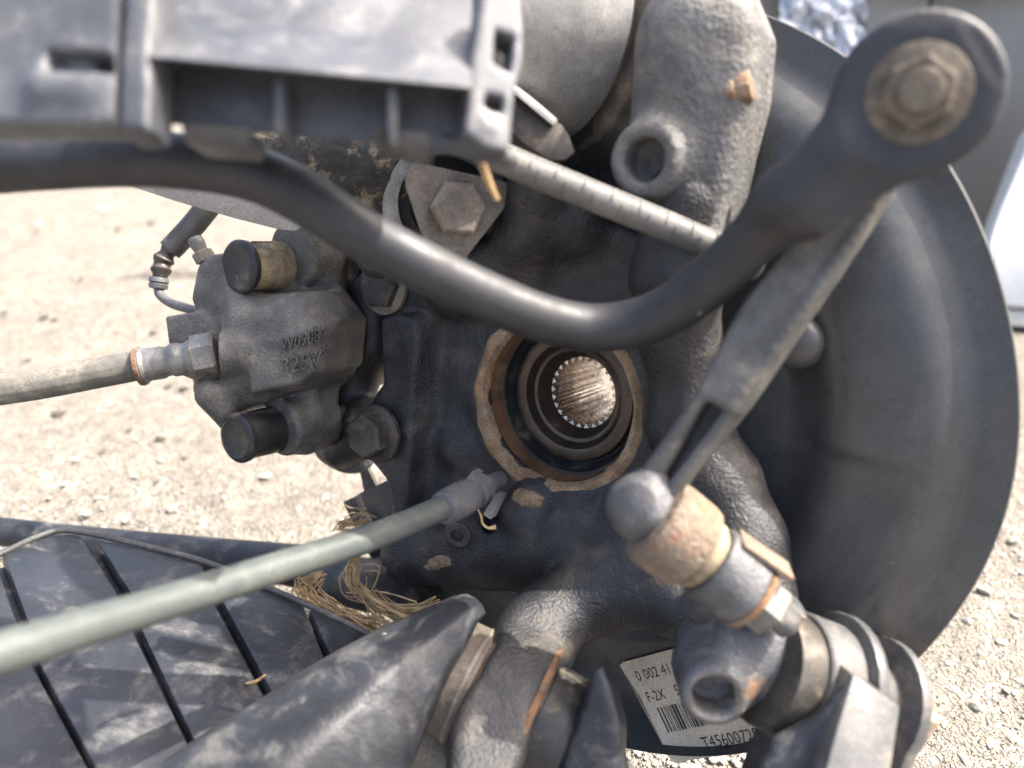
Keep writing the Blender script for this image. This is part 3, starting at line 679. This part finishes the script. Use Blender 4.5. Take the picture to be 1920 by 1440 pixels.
# hose, crimp and fitting
bh = thing("brake_hose", "dusty ribbed brake hose with crimped steel fitting running to the caliper", "brake hose", P(330, 690, 318))
mk("hose", *g_tube([P(-60, 738, 300), P(60, 722, 305), P(180, 700, 312), P(285, 680, 317)], 6.2, 40, 8, rfun=lambda t, th: 1 + 0.02 * math.sin(th * 13)), M['hose'], bh)
fa = P(262, 687, 314); fx = nrm(P(398, 662, 319) - fa)
mk("ferrule", *g_lathe(fa, fx, [(0, 6.6), (0.3, 7.6), (1.6, 7.8), (2.4, 7.2), (3.0, 6.7), (9, 6.8), (10, 6.2), (12, 6.2), (13, 6.9), (16, 6.9), (17, 6.2), (19, 6.3), (20, 7.0), (24, 6.9)], 28), M['zinc'], bh)
cr = mk("crimp_rim", *g_lathe(fa - fx * .001, fx, [(0, 6.4), (0.2, 7.9), (1.8, 8.1), (2.4, 7.0)], 32), M['rust'], bh)
mk("hex_fitting", *g_hex(fa + fx * .0215, fx, 8.8, 9), M['zinc'], bh, smooth=False)

bp = thing("brake_pipe", "dark sleeved metal brake pipe curving down to the caliper", "brake pipe", P(330, 560, 345))
mk("sleeve", *g_tube([P(400, 375, 352), P(360, 425, 350), P(318, 470, 348)], [5.4, 5.3, 5.2], 20, 6), M['rubber'], bp)
mk("connector", *g_tube([P(322, 462, 348), P(306, 490, 348), P(300, 520, 347)], [3.2, 4.2, 3.6], 16, 6, rfun=lambda t, th: 1 + 0.16 * math.sin(t * 18)), M['bolt_dark'], bp)
mk("collar", *g_lathe(P(299, 520, 347), nrm((-0.12, -1, 0)), [(0, 3), (0.3, 4.2), (2.2, 4.4), (2.6, 3.6), (3.2, 4.3), (5.0, 4.0), (5.4, 2.6)], 24), M['zinc'], bp)
mk("pipe", *g_tube([P(297, 535, 346), P(300, 552, 346), P(320, 568, 344), P(350, 578, 341), P(385, 588, 337)], 2.1, 14, 8), M['cable_end'], bp)

# ------------------------------------------------------------------ stabiliser bar and link
sb = thing("stabilizer_bar", "thick satin black stabiliser bar with a flattened bolted eye", "stabilizer bar", P(1150, 640, 236))
mk("bar", *g_tube([P(-90, 318, 205), P(60, 306, 203), P(230, 298, 202), P(370, 306, 202), P(470, 325, 203), P(560, 365, 205), P(680, 440, 210), P(800, 503, 216), P(930, 563, 224), P(1030, 600, 230), P(1110, 614, 233), P(1190, 606, 230), P(1270, 572, 222), P(1350, 510, 212), P(1420, 440, 203), P(1450, 408, 199)],
                [7.3] * 14 + [7.4, 7.4], 32, 8), M['bar'], sb)
EN = nrm((-0.34, -0.20, -0.92)); EC = P(1716, 180, 178)
K = Cast()
K.cyl(EC, EN, -4, 4, 18.2, k=2, rnd=1.2)
K.poly([P(*p) for p in [(1462, 372, 188), (1500, 300, 185), (1590, 130, 180), (1660, 60, 178), (1780, 60, 178), (1850, 170, 178), (1840, 240, 178), (1770, 300, 179), (1650, 370, 182), (1540, 440, 188)]], EN, -4.2, 3.6, k=3, rnd=1.6)
K.chain([(P(1415, 445, 203.5), 7.3), (P(1480, 378, 196), 7.2), (P(1560, 300, 186), 4.5)], k=9)
mk("eye", *K.mesh(0.8, 2, 0.1), M['bar'], sb, auto=9)
wsh = mk("washer", *g_lathe(EC + EN * .0045, EN, [(-0.6, 11.2), (0.2, 11.2), (0.5, 10.6)], 40), M['bolt_dusty'], sb)
nt = mk("nut", *g_hex(EC + EN * .0048, EN, 8.2, 3.2, rot=0.75), M['bolt_dusty'], sb, smooth=False)
mk("stud", *g_lathe(EC + EN * .006, EN, [(0, 4.8), (3.2, 4.8), (3.4, 4.2), (4.0, 4.7), (4.6, 4.2), (5.2, 4.6), (5.6, 3.6), (5.2, 0.2)], 24), M['bolt_dusty'], nt)

sl = thing("stabilizer_link", "dusty dark plastic link with hollow channel and tan ball joint boot", "stabilizer link", P(1215, 960, 226))
K = Cast()
lp = [(1500, 425, 203), (1590, 345, 197), (1690, 318, 192.5), (1378, 778, 211), (1300, 738, 213), (1388, 565, 208)]
LN = nrm(np.cross(P(*lp[2]) - P(*lp[0]), P(*lp[4]) - P(*lp[0]))); LN = LN if LN[2] < 0 else -LN
K.poly([P(*p) for p in lp], LN, -10, 0, k=2, rnd=1.2)
full = [(1395, 560, 208), (1680, 335, 193), (1400, 760, 210), (1262, 930, 222), (1205, 905, 222)]
K.poly([P(*p) for p in full], LN, -11, -7, k=1.5, rnd=1)
K.cone(P(1690, 320, 193), 1.5, P(1450, 655, 206), 1.6, k=1.5); K.cone(P(1450, 655, 206), 1.6, P(1236, 962, 222), 2.2, k=1.5)
K.cone(P(1322, 735, 214), 1.8, P(1205, 905, 222), 2.6, k=1.5)
K.poly([P(*p) for p in [(1302, 735, 214), (1326, 745, 214), (1240, 905, 221), (1202, 895, 222)]], LN, -10, 0.4, k=1, rnd=.8)
K.poly([P(*p) for p in [(1380, 740, 210), (1420, 700, 207), (1262, 940, 221), (1222, 945, 221)]], LN, -10, 1.2, k=1, rnd=.8)
mk("link_body", *K.mesh(0.75, 2, 0.1), M['link'], sl, auto=9)
J0, J1 = P(1196, 946, 222), P(1466, 1160, 224); JX = nrm(J1 - J0); JL = np.linalg.norm(J1 - J0) * 1000
K = Cast().ball(J0 + JX * .002, 8.8, k=3).cone(J0, 8.2, P(1222, 905, 222), 5, k=5).cone(J0, 8, J0 + JX * 0.012, 9, k=3)
mk("ball_socket", *K.mesh(0.8, 2, 0.15), M['bluepaint'], sl, auto=9)
mk("joint_cup", *g_lathe(J0, JX, [(5.5, 9), (6.5, 12.6), (8, 13.6), (10, 13.8), (18, 13.6), (20.5, 13.0), (21.5, 11.5), (22, 9)], 48), M['rust_light'], sl)
mk("joint_boot", *g_lathe(J0, JX, [(21.5, 10), (22.5, 10.8), (24, 11.0), (25, 10.2), (26, 9.6), (30, 9.6)], 40), M['rubber_tan'], sl)
K = Cast().cyl(J0, JX, 26, 41, 11.6, k=3, rnd=1).cone(J0 + JX * .034 + np.array([0.0, -.004, .010]), 9, P(1330, 1170, 262), 10, k=4)
mk("bracket_eye", *K.mesh(0.8, 2, 0.25), M['bluepaint'], sl, auto=9)
u_, v_, w_ = basis(JX)
sd = nrm(np.array([0.62, 0.72, -0.3])); sd = nrm(sd - JX * (sd @ JX))
tabo = J0 + JX * .0285 + sd * .0105; tv = nrm(np.cross(JX, sd))
mk("locking_tab", *g_prism(np.array([tabo - tv * .005, tabo + tv * .005, tabo + tv * .005 + JX * .017 + sd * .0012, tabo - tv * .005 + JX * .017 + sd * .0012]), sd * 0.0016), M['rust_light'], sl, bevel=0.3)
mk("flat_washer", *g_lathe(J0, JX, [(40.6, 10.8), (41.0, 11.4), (42.6, 11.4), (43, 10.6)], 40), M['orange'], sl)
n_ = mk("nut", *g_hex(J0 + JX * .0428, JX, 8.6, 8.0, rot=0.95), M['zinc'], sl, smooth=False)
pr = [(50, 4.6)]
for k in range(6): pr += [(51.2 + k * 1.1, 4.6), (51.75 + k * 1.1, 3.9)]
mk("threaded_stud", *g_lathe(J0, JX, pr + [(58.2, 3.4)], 24), M['zinc'], n_)

# ------------------------------------------------------------------ lower right forked arm
fa_ = thing("forked_arm", "grey galvanised forked arm with twin ears and rusty pivot bolt", "control arm", P(1560, 1420, 215))
FX = nrm((0.90, -0.36, 0.22)); S0 = P(1440, 1250, 236)
def along(t): return S0 + FX * t / 1000
mk("shadow_collar", *g_lathe(S0, FX, [(-2, 14), (-1.5, 17.8), (2, 18.2), (8, 18.0), (8.5, 15)], 48), M['bolt_dark'], fa_)  # dark ring modelled in place of the shadow cast next to the sleeve
mk("sleeve", *g_lathe(S0, FX, [(7, 15), (7.5, 19.2), (8.2, 19.8), (20, 19.6), (21, 18), (22, 14)], 56), M['galv'], fa_)
def ear(t0, th, rr, cx, m):
    c = along(t0); up = nrm(np.array([0.32, 0.94, 0.0]) - FX * (np.array([0.32, 0.94, 0.0]) @ FX)); sdv = np.cross(FX, up)
    if sdv[2] > 0: sdv = -sdv
    pts = [c + (up * math.cos(a) + sdv * math.sin(a)) * rr / 1000 for a in np.linspace(-1.7, 1.9, 16)]
    pts += [c + sdv * rr * 1.0 / 1000 - up * 0.052, c - sdv * rr * 0.9 / 1000 - up * 0.052]
    return g_prism(np.array(pts), FX * th / 1000)
mk("ear", *ear(20.5, 4.0, 23.5, 0, M['galv']), M['galv'], fa_, bevel=0.8)
mk("ear", *ear(39.0, 4.0, 21.0, 0, M['galv']), M['galv'], fa_, bevel=0.8)
mk("spacer", *g_lathe(S0, FX, [(24, 13.5), (28, 13.5), (28.6, 14.8), (33, 14.8), (33.6, 12.8), (39, 12.8)], 44), M['galv'], fa_)
fr = np.array([P(1588, 1262, 213), P(1690, 1328, 212), P(1668, 1445, 205), P(1660, 1560, 200), P(1400, 1560, 205), P(1432, 1440, 212), P(1500, 1335, 214)])
mk("web_plate", *g_prism(np.array([P(1600, 1264, 214), P(1690, 1326, 213), P(1655, 1560, 198), P(1520, 1560, 196), P(1560, 1400, 206)]), ZA * 0.012), M['galv'], fa_, bevel=1.0)
K = Cast().poly([P(1595, 1268, 216), P(1570, 1400, 210), P(1530, 1560, 202), P(1400, 1560, 212), P(1418, 1440, 218), P(1450, 1380, 222), P(1520, 1340, 220)], nrm((-0.45, 0.25, -0.85)), -14, 0, k=3, rnd=3)
mk("shoulder", *K.mesh(0.9, 2, 0.2), M['arm'], fa_, auto=9)
mk("pivot_bolt", *g_hex(along(43), FX, 13.5, 12, rot=0.2), M['rust'], fa_, smooth=False, bevel=0.5)
mk("bolt_washer", *g_lathe(S0, FX, [(42.8, 16.5), (43.2, 17.2), (45.2, 17.0), (45.6, 16)], 40), M['zinc'], fa_)

# ------------------------------------------------------------------ front control arm and its bushing
ca = thing("control_arm", "black control arm scuffed grey with rubber bushing between its fork ends", "control arm", P(700, 1440, 225))
def arm_section():
    E = catmull(pxp([(845, 1122, 262), (640, 1220, 246), (350, 1396, 224), (120, 1560, 206)], 0), 12)
    Rr = catmull(pxp([(872, 1146, 250), (740, 1245, 234), (590, 1380, 216), (440, 1560, 198)], 0), 12)
    Lw = catmull(pxp([(892, 1172, 250), (846, 1262, 241), (808, 1345, 235), (720, 1570, 224)], 0), 12)
    V, F = [], []
    rows = []
    for i, (e, r, l) in enumerate(zip(E, Rr, Lw)):
        bk = np.array([0, -0.004, 0.020]); c = [e, r, l, l + bk, e + bk]
        for _ in range(2):
            q = []
            for a, b in zip(c, c[1:] + c[:1]): q += [a * 0.89 + b * 0.11, a * 0.11 + b * 0.89]
            c = q
        rows.append(c)
    n = len(rows[0])
    cen = np.mean(rows[0], 0); cap = [cen + (p - cen) * 0.72 + nrm(E[0] - E[1]) * 0.0045 for p in rows[0]]; cap2 = [cen + (p - cen) * 0.3 + nrm(E[0] - E[1]) * 0.006 for p in rows[0]]
    rows = [cap2, cap] + rows
    for c in rows:
        for p in c: V.append(p + 0.0009 * np.array(mnoise.noise_vector(Vector(p * 55))) + 0.0004 * np.array(mnoise.noise_vector(Vector(p * 190))))
    m = len(rows)
    for i in range(m - 1):
        for k in range(n): F.append((i * n + k, i * n + (k + 1) % n, (i + 1) * n + (k + 1) % n, (i + 1) * n + k))
    F.append(tuple(range(n))); F.append(tuple((m - 1) * n + k for k in range(n)))
    mk("arm_body", np.array(V), F, M['arm'], ca, auto=math.radians(60))
arm_section()
mk("bushing_sleeve", *g_lathe(EYE, EAX, [(-24, 14), (-23.4, 17), (-22, 19.4), (-14.5, 19.8), (-13.6, 20.6), (-12.4, 20.6), (-11.8, 19.9), (-9.6, 20.2), (-9, 22.4), (-8, 22.2), (-6, 19)], 56), M['steel_dirty'], ca)
mk("rubber_bush", *g_lathe(EYE, EAX, [(8, 19), (11.5, 20.6), (12.6, 20.4), (13, 19.8), (24, 19.6), (26, 18.0), (27, 15), (30, 14)], 56), M['rubber'], ca)
mk("rust_ring", *g_lathe(EYE, EAX, [(10.6, 19), (11.8, 20.6), (11.9, 24.6), (11.2, 25.6), (9.6, 25.4)], 64), M['orange'], ca)
mk("seal_edge", *g_lathe(EYE, EAX, [(-10.4, 21), (-9.6, 22.6), (-8.6, 22.8), (-8.4, 22)], 64), M['orange'], ca)
mk("bush_washer", *g_lathe(EYE, EAX, [(29, 13), (29.2, 20.5), (30.4, 20.5), (30.6, 13)], 48), M['rust'], ca)
K = Cast().poly([P(*p, 234) for p in [(1100, 1262), (1122, 1246), (1146, 1292), (1166, 1360), (1172, 1470), (1160, 1560), (1000, 1560), (1050, 1420), (1085, 1325)]], nrm((-0.35, 0.12, -0.93)), -12, 0, k=3, rnd=3)
mk("fork_end", *K.mesh(0.9, 2, 0.35), M['arm'], ca, auto=9)
mk("pivot_boss", *g_lathe(P(830, 1395, 268), EAX, [(-12, 8), (-10, 13), (8, 13), (9, 9)], 32), M['cast_dusty'], ca)

ra = thing("rear_arm", "black lateral arm behind the ribbed cover and dry straw", "control arm", P(480, 1045, 400))
mk("arm_tube", *g_tube([P(-90, 985, 418), P(60, 1004, 415), P(200, 1022, 412), P(400, 1042, 408), P(560, 1062, 400), P(680, 1095, 385), P(770, 1090, 362)], [7, 8, 9, 9.5, 11, 13, 15], 24, 6), M['arm'], ra)

# ------------------------------------------------------------------ ribbed plastic cover
cvr = thing("plastic_cover", "black ribbed plastic cover panel with dusty slotted face", "plastic cover", P(300, 1250, 290))
Q0, Q1, Q2 = P(130, 1000, 335), P(690, 1195, 318), P(300, 1450, 240)
QN = nrm(np.cross(Q1 - Q0, Q2 - Q0)); QN = QN if QN[2] < 0 else -QN
def Q(px, py, h=0.0):
    r = np.array([(px - 960) / FPX, (720 - py) / FPX, 1.0]); return r * ((Q0 @ QN) / (r @ QN)) + QN * h / 1000
panels = [[(-140, 1075), (-70, 1062), (-14, 1056), (40, 1182), (62, 1248), (172, 1452), (215, 1540), (-140, 1540)],
          [(4, 1036), (70, 1010), (130, 1000), (152, 1004), (226, 1122), (250, 1184), (352, 1392), (400, 1470), (230, 1540), (185, 1450), (74, 1244), (56, 1176)],
          [(180, 1010), (270, 1030), (380, 1058), (404, 1134), (504, 1320), (530, 1372), (412, 1464), (362, 1384), (264, 1178), (248, 1116)],
          [(396, 1062), (470, 1088), (570, 1136), (612, 1240), (630, 1300), (542, 1366), (518, 1312), (418, 1128)],
          [(580, 1140), (650, 1172), (720, 1210), (740, 1250), (640, 1296), (622, 1234)]]
for pn in panels: mk("panel", *g_prism(np.array([Q(x, y) for x, y in pn]), -QN * 0.006), M['cover'], cvr, bevel=1.0)
mk("tray", *g_prism(np.array([Q(x, y, -7) for x, y in [(-140, 1085), (70, 1016), (140, 1006), (400, 1072), (720, 1216), (760, 1260), (400, 1500), (200, 1560), (-140, 1560)]]), -QN * 0.004), M['cover'], cvr)
mk("edge_bead", *g_tube([Q(x, y, 0.3) for x, y in [(-60, 1062), (0, 1040), (70, 1008), (130, 996), (260, 1022), (400, 1060), (560, 1128), (640, 1164), (720, 1206)]], 1.3, 10, 6), M['link'], cvr)

# ------------------------------------------------------------------ cables
pc = thing("parking_brake_cable", "grey green sheathed cable running to a dark end fitting on the carrier", "cable", P(880, 940, 285))
mk("sheath", *g_tube([P(-120, 1262, 152), P(60, 1206, 168), P(300, 1133, 196), P(520, 1064, 226), P(700, 1006, 254), P(845, 946, 281)], 4.6, 24, 8), M['cable'], pc)
c0 = P(838, 950, 279); cx = nrm(P(905, 915, 297) - P(845, 946, 281))
en = mk("end_fitting", *g_lathe(c0, cx, [(-3, 5.2), (-2.5, 6.0), (2, 6.6), (9, 6.8), (13, 6.6), (14, 5.2), (16, 5.0), (17, 6.4), (22, 6.2), (24, 4.0), (34, 3.4)], 28), M['cable_end'], pc)
for k, (p, q) in enumerate((((868, 905), (884, 882)), ((905, 965), (928, 925)))):
    fr = np.array([P(p[0], p[1], 286), P(q[0], q[1], 294), P(q[0] + 12, q[1] + 6, 294), P(p[0] + 14, p[1] + 10, 286)])
    mk("clip", *g_prism(fr, cx * 0.004), M['cable_end'], en, bevel=0.3)
SN = nrm((-0.35, -0.3, -0.89)); sc_ = A(868, 992, -22)
ss_ = mk("socket_screw", *g_lathe(sc_, SN, [(-2, 8), (0, 7.6), (0.2, 5.8), (5.4, 5.8), (6, 5.2), (6, 2.9), (2.5, 2.7), (2.4, 0.1)], 32), M['bolt_dark'], wc)
mk("rust_washer", *g_lathe(A(880, 1004, -17), SN, [(-2, 8.6), (1.2, 8.4), (1.6, 7.6)], 32), M['rust'], ss_)

cd = thing("cable_conduit", "pale grey slotted cable conduit slanting down behind the black bar", "conduit", P(1140, 380, 230))
path = [P(915, 285, 226), P(1000, 322, 227), P(1120, 371, 229), P(1240, 420, 232), P(1345, 464, 236), P(1420, 500, 240)]
mk("conduit", *g_tube(path, 4.5, 28, 8), M['conduit'], cd)
pp = catmull(path, 12); T = np.gradient(pp, axis=0)
upv = np.array([0.25, 0.6, -0.75])
seam = [p + nrm(upv - nrm(t) * (upv @ nrm(t))) * 0.0045 for p, t in zip(pp, T)]
mk("seam", *g_tube(np.array(seam)[::3], 0.28, 8, 1), M['cable_end'], cd)
for i in range(6, len(pp) - 3, 5):
    t_ = nrm(T[i])
    for side, off in ((np.array([0.2, 0.35, -0.9]), 0), (np.array([0.1, -0.5, -0.85]), 2)):
        ii = min(i + off, len(pp) - 1); n_ = nrm(side - t_ * (side @ t_)); b_ = np.cross(t_, n_)
        p0 = pp[ii] + n_ * 0.0044; arc = [pp[ii] + nrm(n_ + b_ * s) * 0.00455 for s in (-0.5, -0.2, 0.1, 0.4)]
        mk("slot", *g_tube(arc, 0.42, 8, 3), M['cable_end' if off else 'conduit'], cd)

# ------------------------------------------------------------------ clamp plate, bolt, bush behind the bar
ul = thing("upper_link", "triangular dirty steel plate with large hex bolt on a link bushing", "suspension link", P(860, 430, 272))
PN = nrm((0.22, -0.16, -0.96))
B0 = P(840, 385, 290)
mk("bush_ring", *g_lathe(B0, PN, [(-16, 24), (-2, 24.2), (0.4, 23.6), (0.8, 22.4), (0.2, 18.8), (-8, 18.2)], 64, close=False), M['strut'], ul)
mk("bush_core", *g_lathe(B0, PN, [(-12, 18.6), (-5, 18.4), (-4, 14), (-1, 12), (4, 11.5), (10, 11)], 48), M['rubber'], ul)
pc_ = P(862, 395, 272); pr_ = [(775, 306), (790, 306), (956, 342), (962, 352), (961, 372), (875, 482), (858, 488), (800, 466), (762, 350), (760, 335)]
mk("clamp_plate", *g_prism(np.array([onp(x, y, pc_, PN) for x, y in pr_]), -PN * 0.003), M['steel_dirty'], ul, smooth=False, bevel=0.4)
mk("bolt", *g_hex(onp(856, 392, pc_, PN) + PN * .0002, PN, 9.9, 7.0, rot=0.0), M['steel_dirty'], ul, smooth=False, bevel=0.3)
K = Cast().poly([P(*p, 300) for p in [(430, 240), (760, 230), (770, 300), (735, 360), (728, 440), (690, 440), (600, 380), (480, 300)]], ZA, -4, 22, k=4, rnd=5)
K.cone(P(600, 300, 300), 13, P(720, 330, 296), 14, k=6).cone(P(690, 400, 300), 9, P(710, 480, 305), 9, k=6)
mk("muddy_link", *K.mesh(1.1, 1, 0.9), M['mud'], ul, auto=9)
bl = mk("heat_plate", *g_prism(np.array([P(*p) for p in [(215, 340, 300), (330, 378, 302), (440, 410, 304), (520, 430, 305), (552, 434, 305), (575, 420, 304), (560, 372, 300), (470, 330, 296), (300, 310, 296)]]), np.array([0, 0.001, .002])), M['plate_pale'], bevel=0.4)
tag(bl, "pale grey thin metal plate showing beneath the black bar", "metal plate")

# ------------------------------------------------------------------ strut bush above the hub
sb_ = thing("strut_bush", "large dusty grey cylinder with collar beside the upper clamp", "strut", P(1060, 200, 262))
TX = nrm((0.86, 0.10, 0.50)); T0 = P(905, 10, 266)
mk("housing", *g_lathe(T0, TX, [(-20, 30), (-18, 40), (20, 43), (31, 44), (32.5, 42.5), (33, 38)], 80), M['strut'], sb_)
mk("collar", *g_lathe(T0, TX, [(32, 38), (35.5, 40), (36.2, 46.5), (37.5, 47.6), (45, 47.8), (47, 46.8), (47.6, 40)], 80), M['steel_dirty'], sb_)
mk("rubber_gap", *g_lathe(T0, TX, [(47, 40), (62, 40)], 64), M['rubber'], sb_)
hk = np.array([P(*p, 240) for p in [(940, 160), (985, 190), (1034, 236), (1040, 229), (1052, 232), (1066, 252), (1078, 285), (1060, 300), (1030, 300), (985, 270), (940, 235)]])
mk("bracket_tab", *g_prism(hk, ZA * 0.003), M['bolt_dark'], sb_, bevel=0.4)
mk("tab_flange", *g_prism(np.array([P(935, 150, 236), P(1036, 234, 236), P(1045, 232, 250), P(950, 150, 250)]), np.array([0, 0.0015, 0])), M['strut'], sb_)

# ------------------------------------------------------------------ cable duct (nearest thing)
dt = thing("cable_duct", "blurred grey black plastic cable duct with clips and ribs above the bar", "cable duct", P(560, 250, 170))
ang = math.atan2(60, 590)
def DP(px, py, d): return P(px, py + (px - 290) * 0.095, d)
def channel(prof, x0, x1):
    a = np.array([DP(x0, y, d) for y, d in prof]); b = np.array([DP(x1, y, d * 1.02) for y, d in prof]); n = len(prof)
    V = np.vstack([a, b]); F = [tuple(range(n)), tuple(range(2 * n - 1, n - 1, -1))] + [(i, (i + 1) % n, n + (i + 1) % n, n + i) for i in range(n)]
    return V, F
mk("channel", *channel([(-120, 200), (-40, 176), (14, 172), (40, 168), (104, 156), (110, 156), (114, 168), (120, 172), (226, 171), (230, 174), (222, 182), (-100, 205)], 280, 885), M['plastic'], dt, bevel=0.5)
for x in (522, 735):
    mk("rib", *g_prism(np.array([DP(x - 9, 118, 162), DP(x + 9, 118, 162), DP(x + 9, 228, 164), DP(x - 9, 228, 164)]), ZA * 0.010), M['plastic'], dt, bevel=0.5)
for x0, x1, y0, y1 in ((335, 468, 222, 262), (728, 806, 200, 234), (690, 725, 200, 222)):
    mk("lip", *g_prism(np.array([DP(x0, y0, 163), DP(x1, y0, 164), DP(x1 - 4, y1, 168), DP(x0 + 10, y1, 168)]), ZA * 0.012), M['plastic'], dt, bevel=0.8)
K = Cast().poly([P(*p, 160) for p in [(-60, -60), (225, -60), (228, 60), (236, 250), (-60, 235)]], nrm((-0.1, 0.12, -1)), -9, 0, k=2, rnd=2)
K.poly([P(*p, 160) for p in [(84, 92), (212, 108), (224, 150), (82, 145)]], nrm((-0.1, 0.12, -1)), -14, 8, k=1.2, rnd=0.8, neg=True)
K.cone(P(130, 135, 168), 3.4, P(170, 150, 166), 3.6, k=2).cone(P(95, 175, 161), 4.0, P(190, 180, 161), 4.0, k=3)
K.poly([P(*p, 158) for p in [(228, -60), (290, -60), (290, 60), (296, 260), (236, 258)]], nrm((-0.1, 0.12, -1)), -9, 1.5, k=2, rnd=1.5)
mk("end_box", *K.mesh(0.8, 2, 0.2), M['plastic'], dt, auto=9)
K = Cast()
CNn = nrm((0.30, 0.1, -0.95))
K.poly([P(*p, 166) for p in [(905, -40), (985, -40), (992, 40), (986, 110), (966, 180), (954, 292), (900, 284), (862, 262), (878, 130)]], CNn, -8, 0, k=1.5, rnd=1)
K.poly([P(*p, 166) for p in [(930, 52), (968, 60), (958, 132), (926, 118)]], CNn, -20, 5, k=.8, rnd=.5, neg=True)
K.poly([P(*p, 166) for p in [(908, 180), (942, 184), (938, 216), (904, 208)]], CNn, -20, 5, k=.8, rnd=.5, neg=True)
K.poly([P(*p, 166) for p in [(896, 228), (932, 232), (928, 262), (892, 256)]], CNn, -5, 2.5, k=1, rnd=.8)
mk("end_clip", *K.mesh(0.6, 2, 0.1), M['plastic'], dt, auto=9)
mk("clip_backing", *g_prism(np.array([P(*p, 178) for p in [(915, 30), (975, 40), (955, 230), (895, 220)]]), ZA * 0.002), M['link'], dt)
K = Cast().cone(P(900, 280, 172), 1.6, P(950, 296, 176), 2.2, k=2).cone(P(830, 262, 176), 2.0, P(905, 285, 176), 2.6, k=2)
mk("hook", *K.mesh(0.6, 2, 0.1), M['plastic'], dt, auto=9)

# ------------------------------------------------------------------ dry straw
def strand_mesh(name, strands, r, m, parent=None):
    parts = [g_tube(np.array(s), r * random.uniform(0.6, 1.3), 5, 3) for s in strands]
    return mk(name, *merge(*parts), m, parent)
def bundle(path, n, spread, droop=0):
    out = []
    for _ in range(n):
        o = np.random.normal(0, 1, 3) * spread / 1000; tw = np.random.normal(0, 1, 3) * spread / 1000
        i0, i1 = (0, len(path)) if random.random() < 0.55 else sorted(random.sample(range(len(path) + 1), 2))
        if i1 - i0 < 2: i0, i1 = 0, len(path)
        out.append([P(*p) + o * (0.6 + 0.6 * math.sin(k)) + tw * (k / len(path)) ** 2 + np.random.normal(0, 0.5, 3) * spread / 1000 for k, p in enumerate(path)][i0:i1])
    return out
S = []
S += bundle([(600, 1076, 352), (572, 1095, 350), (582, 1120, 346), (615, 1140, 342), (650, 1155, 338), (700, 1172, 330)], 42, 2.0)
S += bundle([(668, 1040, 362), (658, 1070, 356), (664, 1100, 350), (684, 1118, 344), (720, 1138, 338), (770, 1142, 330), (815, 1134, 322)], 48, 1.7)
S += bundle([(690, 1120, 344), (720, 1150, 336), (760, 1165, 326)], 30, 2.4)
S += bundle([(650, 1150, 340), (672, 1165, 336), (700, 1185, 328)], 24, 2.0)
S += bundle([(640, 990, 372), (655, 980, 372), (672, 985, 370), (690, 975, 370)], 26, 2.2)
S += bundle([(678, 1060, 356), (700, 1080, 350), (690, 1110, 346)], 5, 3.0)
o = strand_mesh("dry_straw", S, 0.32, M['fibre']); o["kind"] = "stuff"; tag(o, "tangled dry straw caught between the arm and the cover", "straw")
o = mk("dry_straw", *g_tube([P(690, 1116, 340), P(730, 1142, 332), P(772, 1163, 318)], 0.9, 8, 5), M['fibre']); tag(o, "single thick straw stem lying across the tangle", "straw")
o = mk("wood_splinter", *g_tube([P(896, 292, 186), P(908, 318, 192), P(918, 345, 196), P(932, 374, 200)], [0.7, 1.1, 1.0, 0.7], 8, 5), M['fibre']); tag(o, "thin tan splinter hanging from the duct over the triangular plate", "splinter")
o = mk("straw_curl", *g_tube([P(896, 955, 283), P(902, 968, 282), P(905, 982, 281), P(916, 990, 280), P(930, 988, 280)], [0.3, 0.4, 0.45, 0.5, 0.9], 6, 5), M['fibre']); tag(o, "thin curled straw dangling from the cable end fitting", "straw")
o = mk("leaf_scrap", *g_tube([Q(460, 1284, 0.6), Q(480, 1280, 0.6), Q(497, 1268, 0.6)], [0.5, 0.7, 0.4], 6, 4), M['fibre']); tag(o, "small forked straw scrap lying on the ribbed cover", "straw")
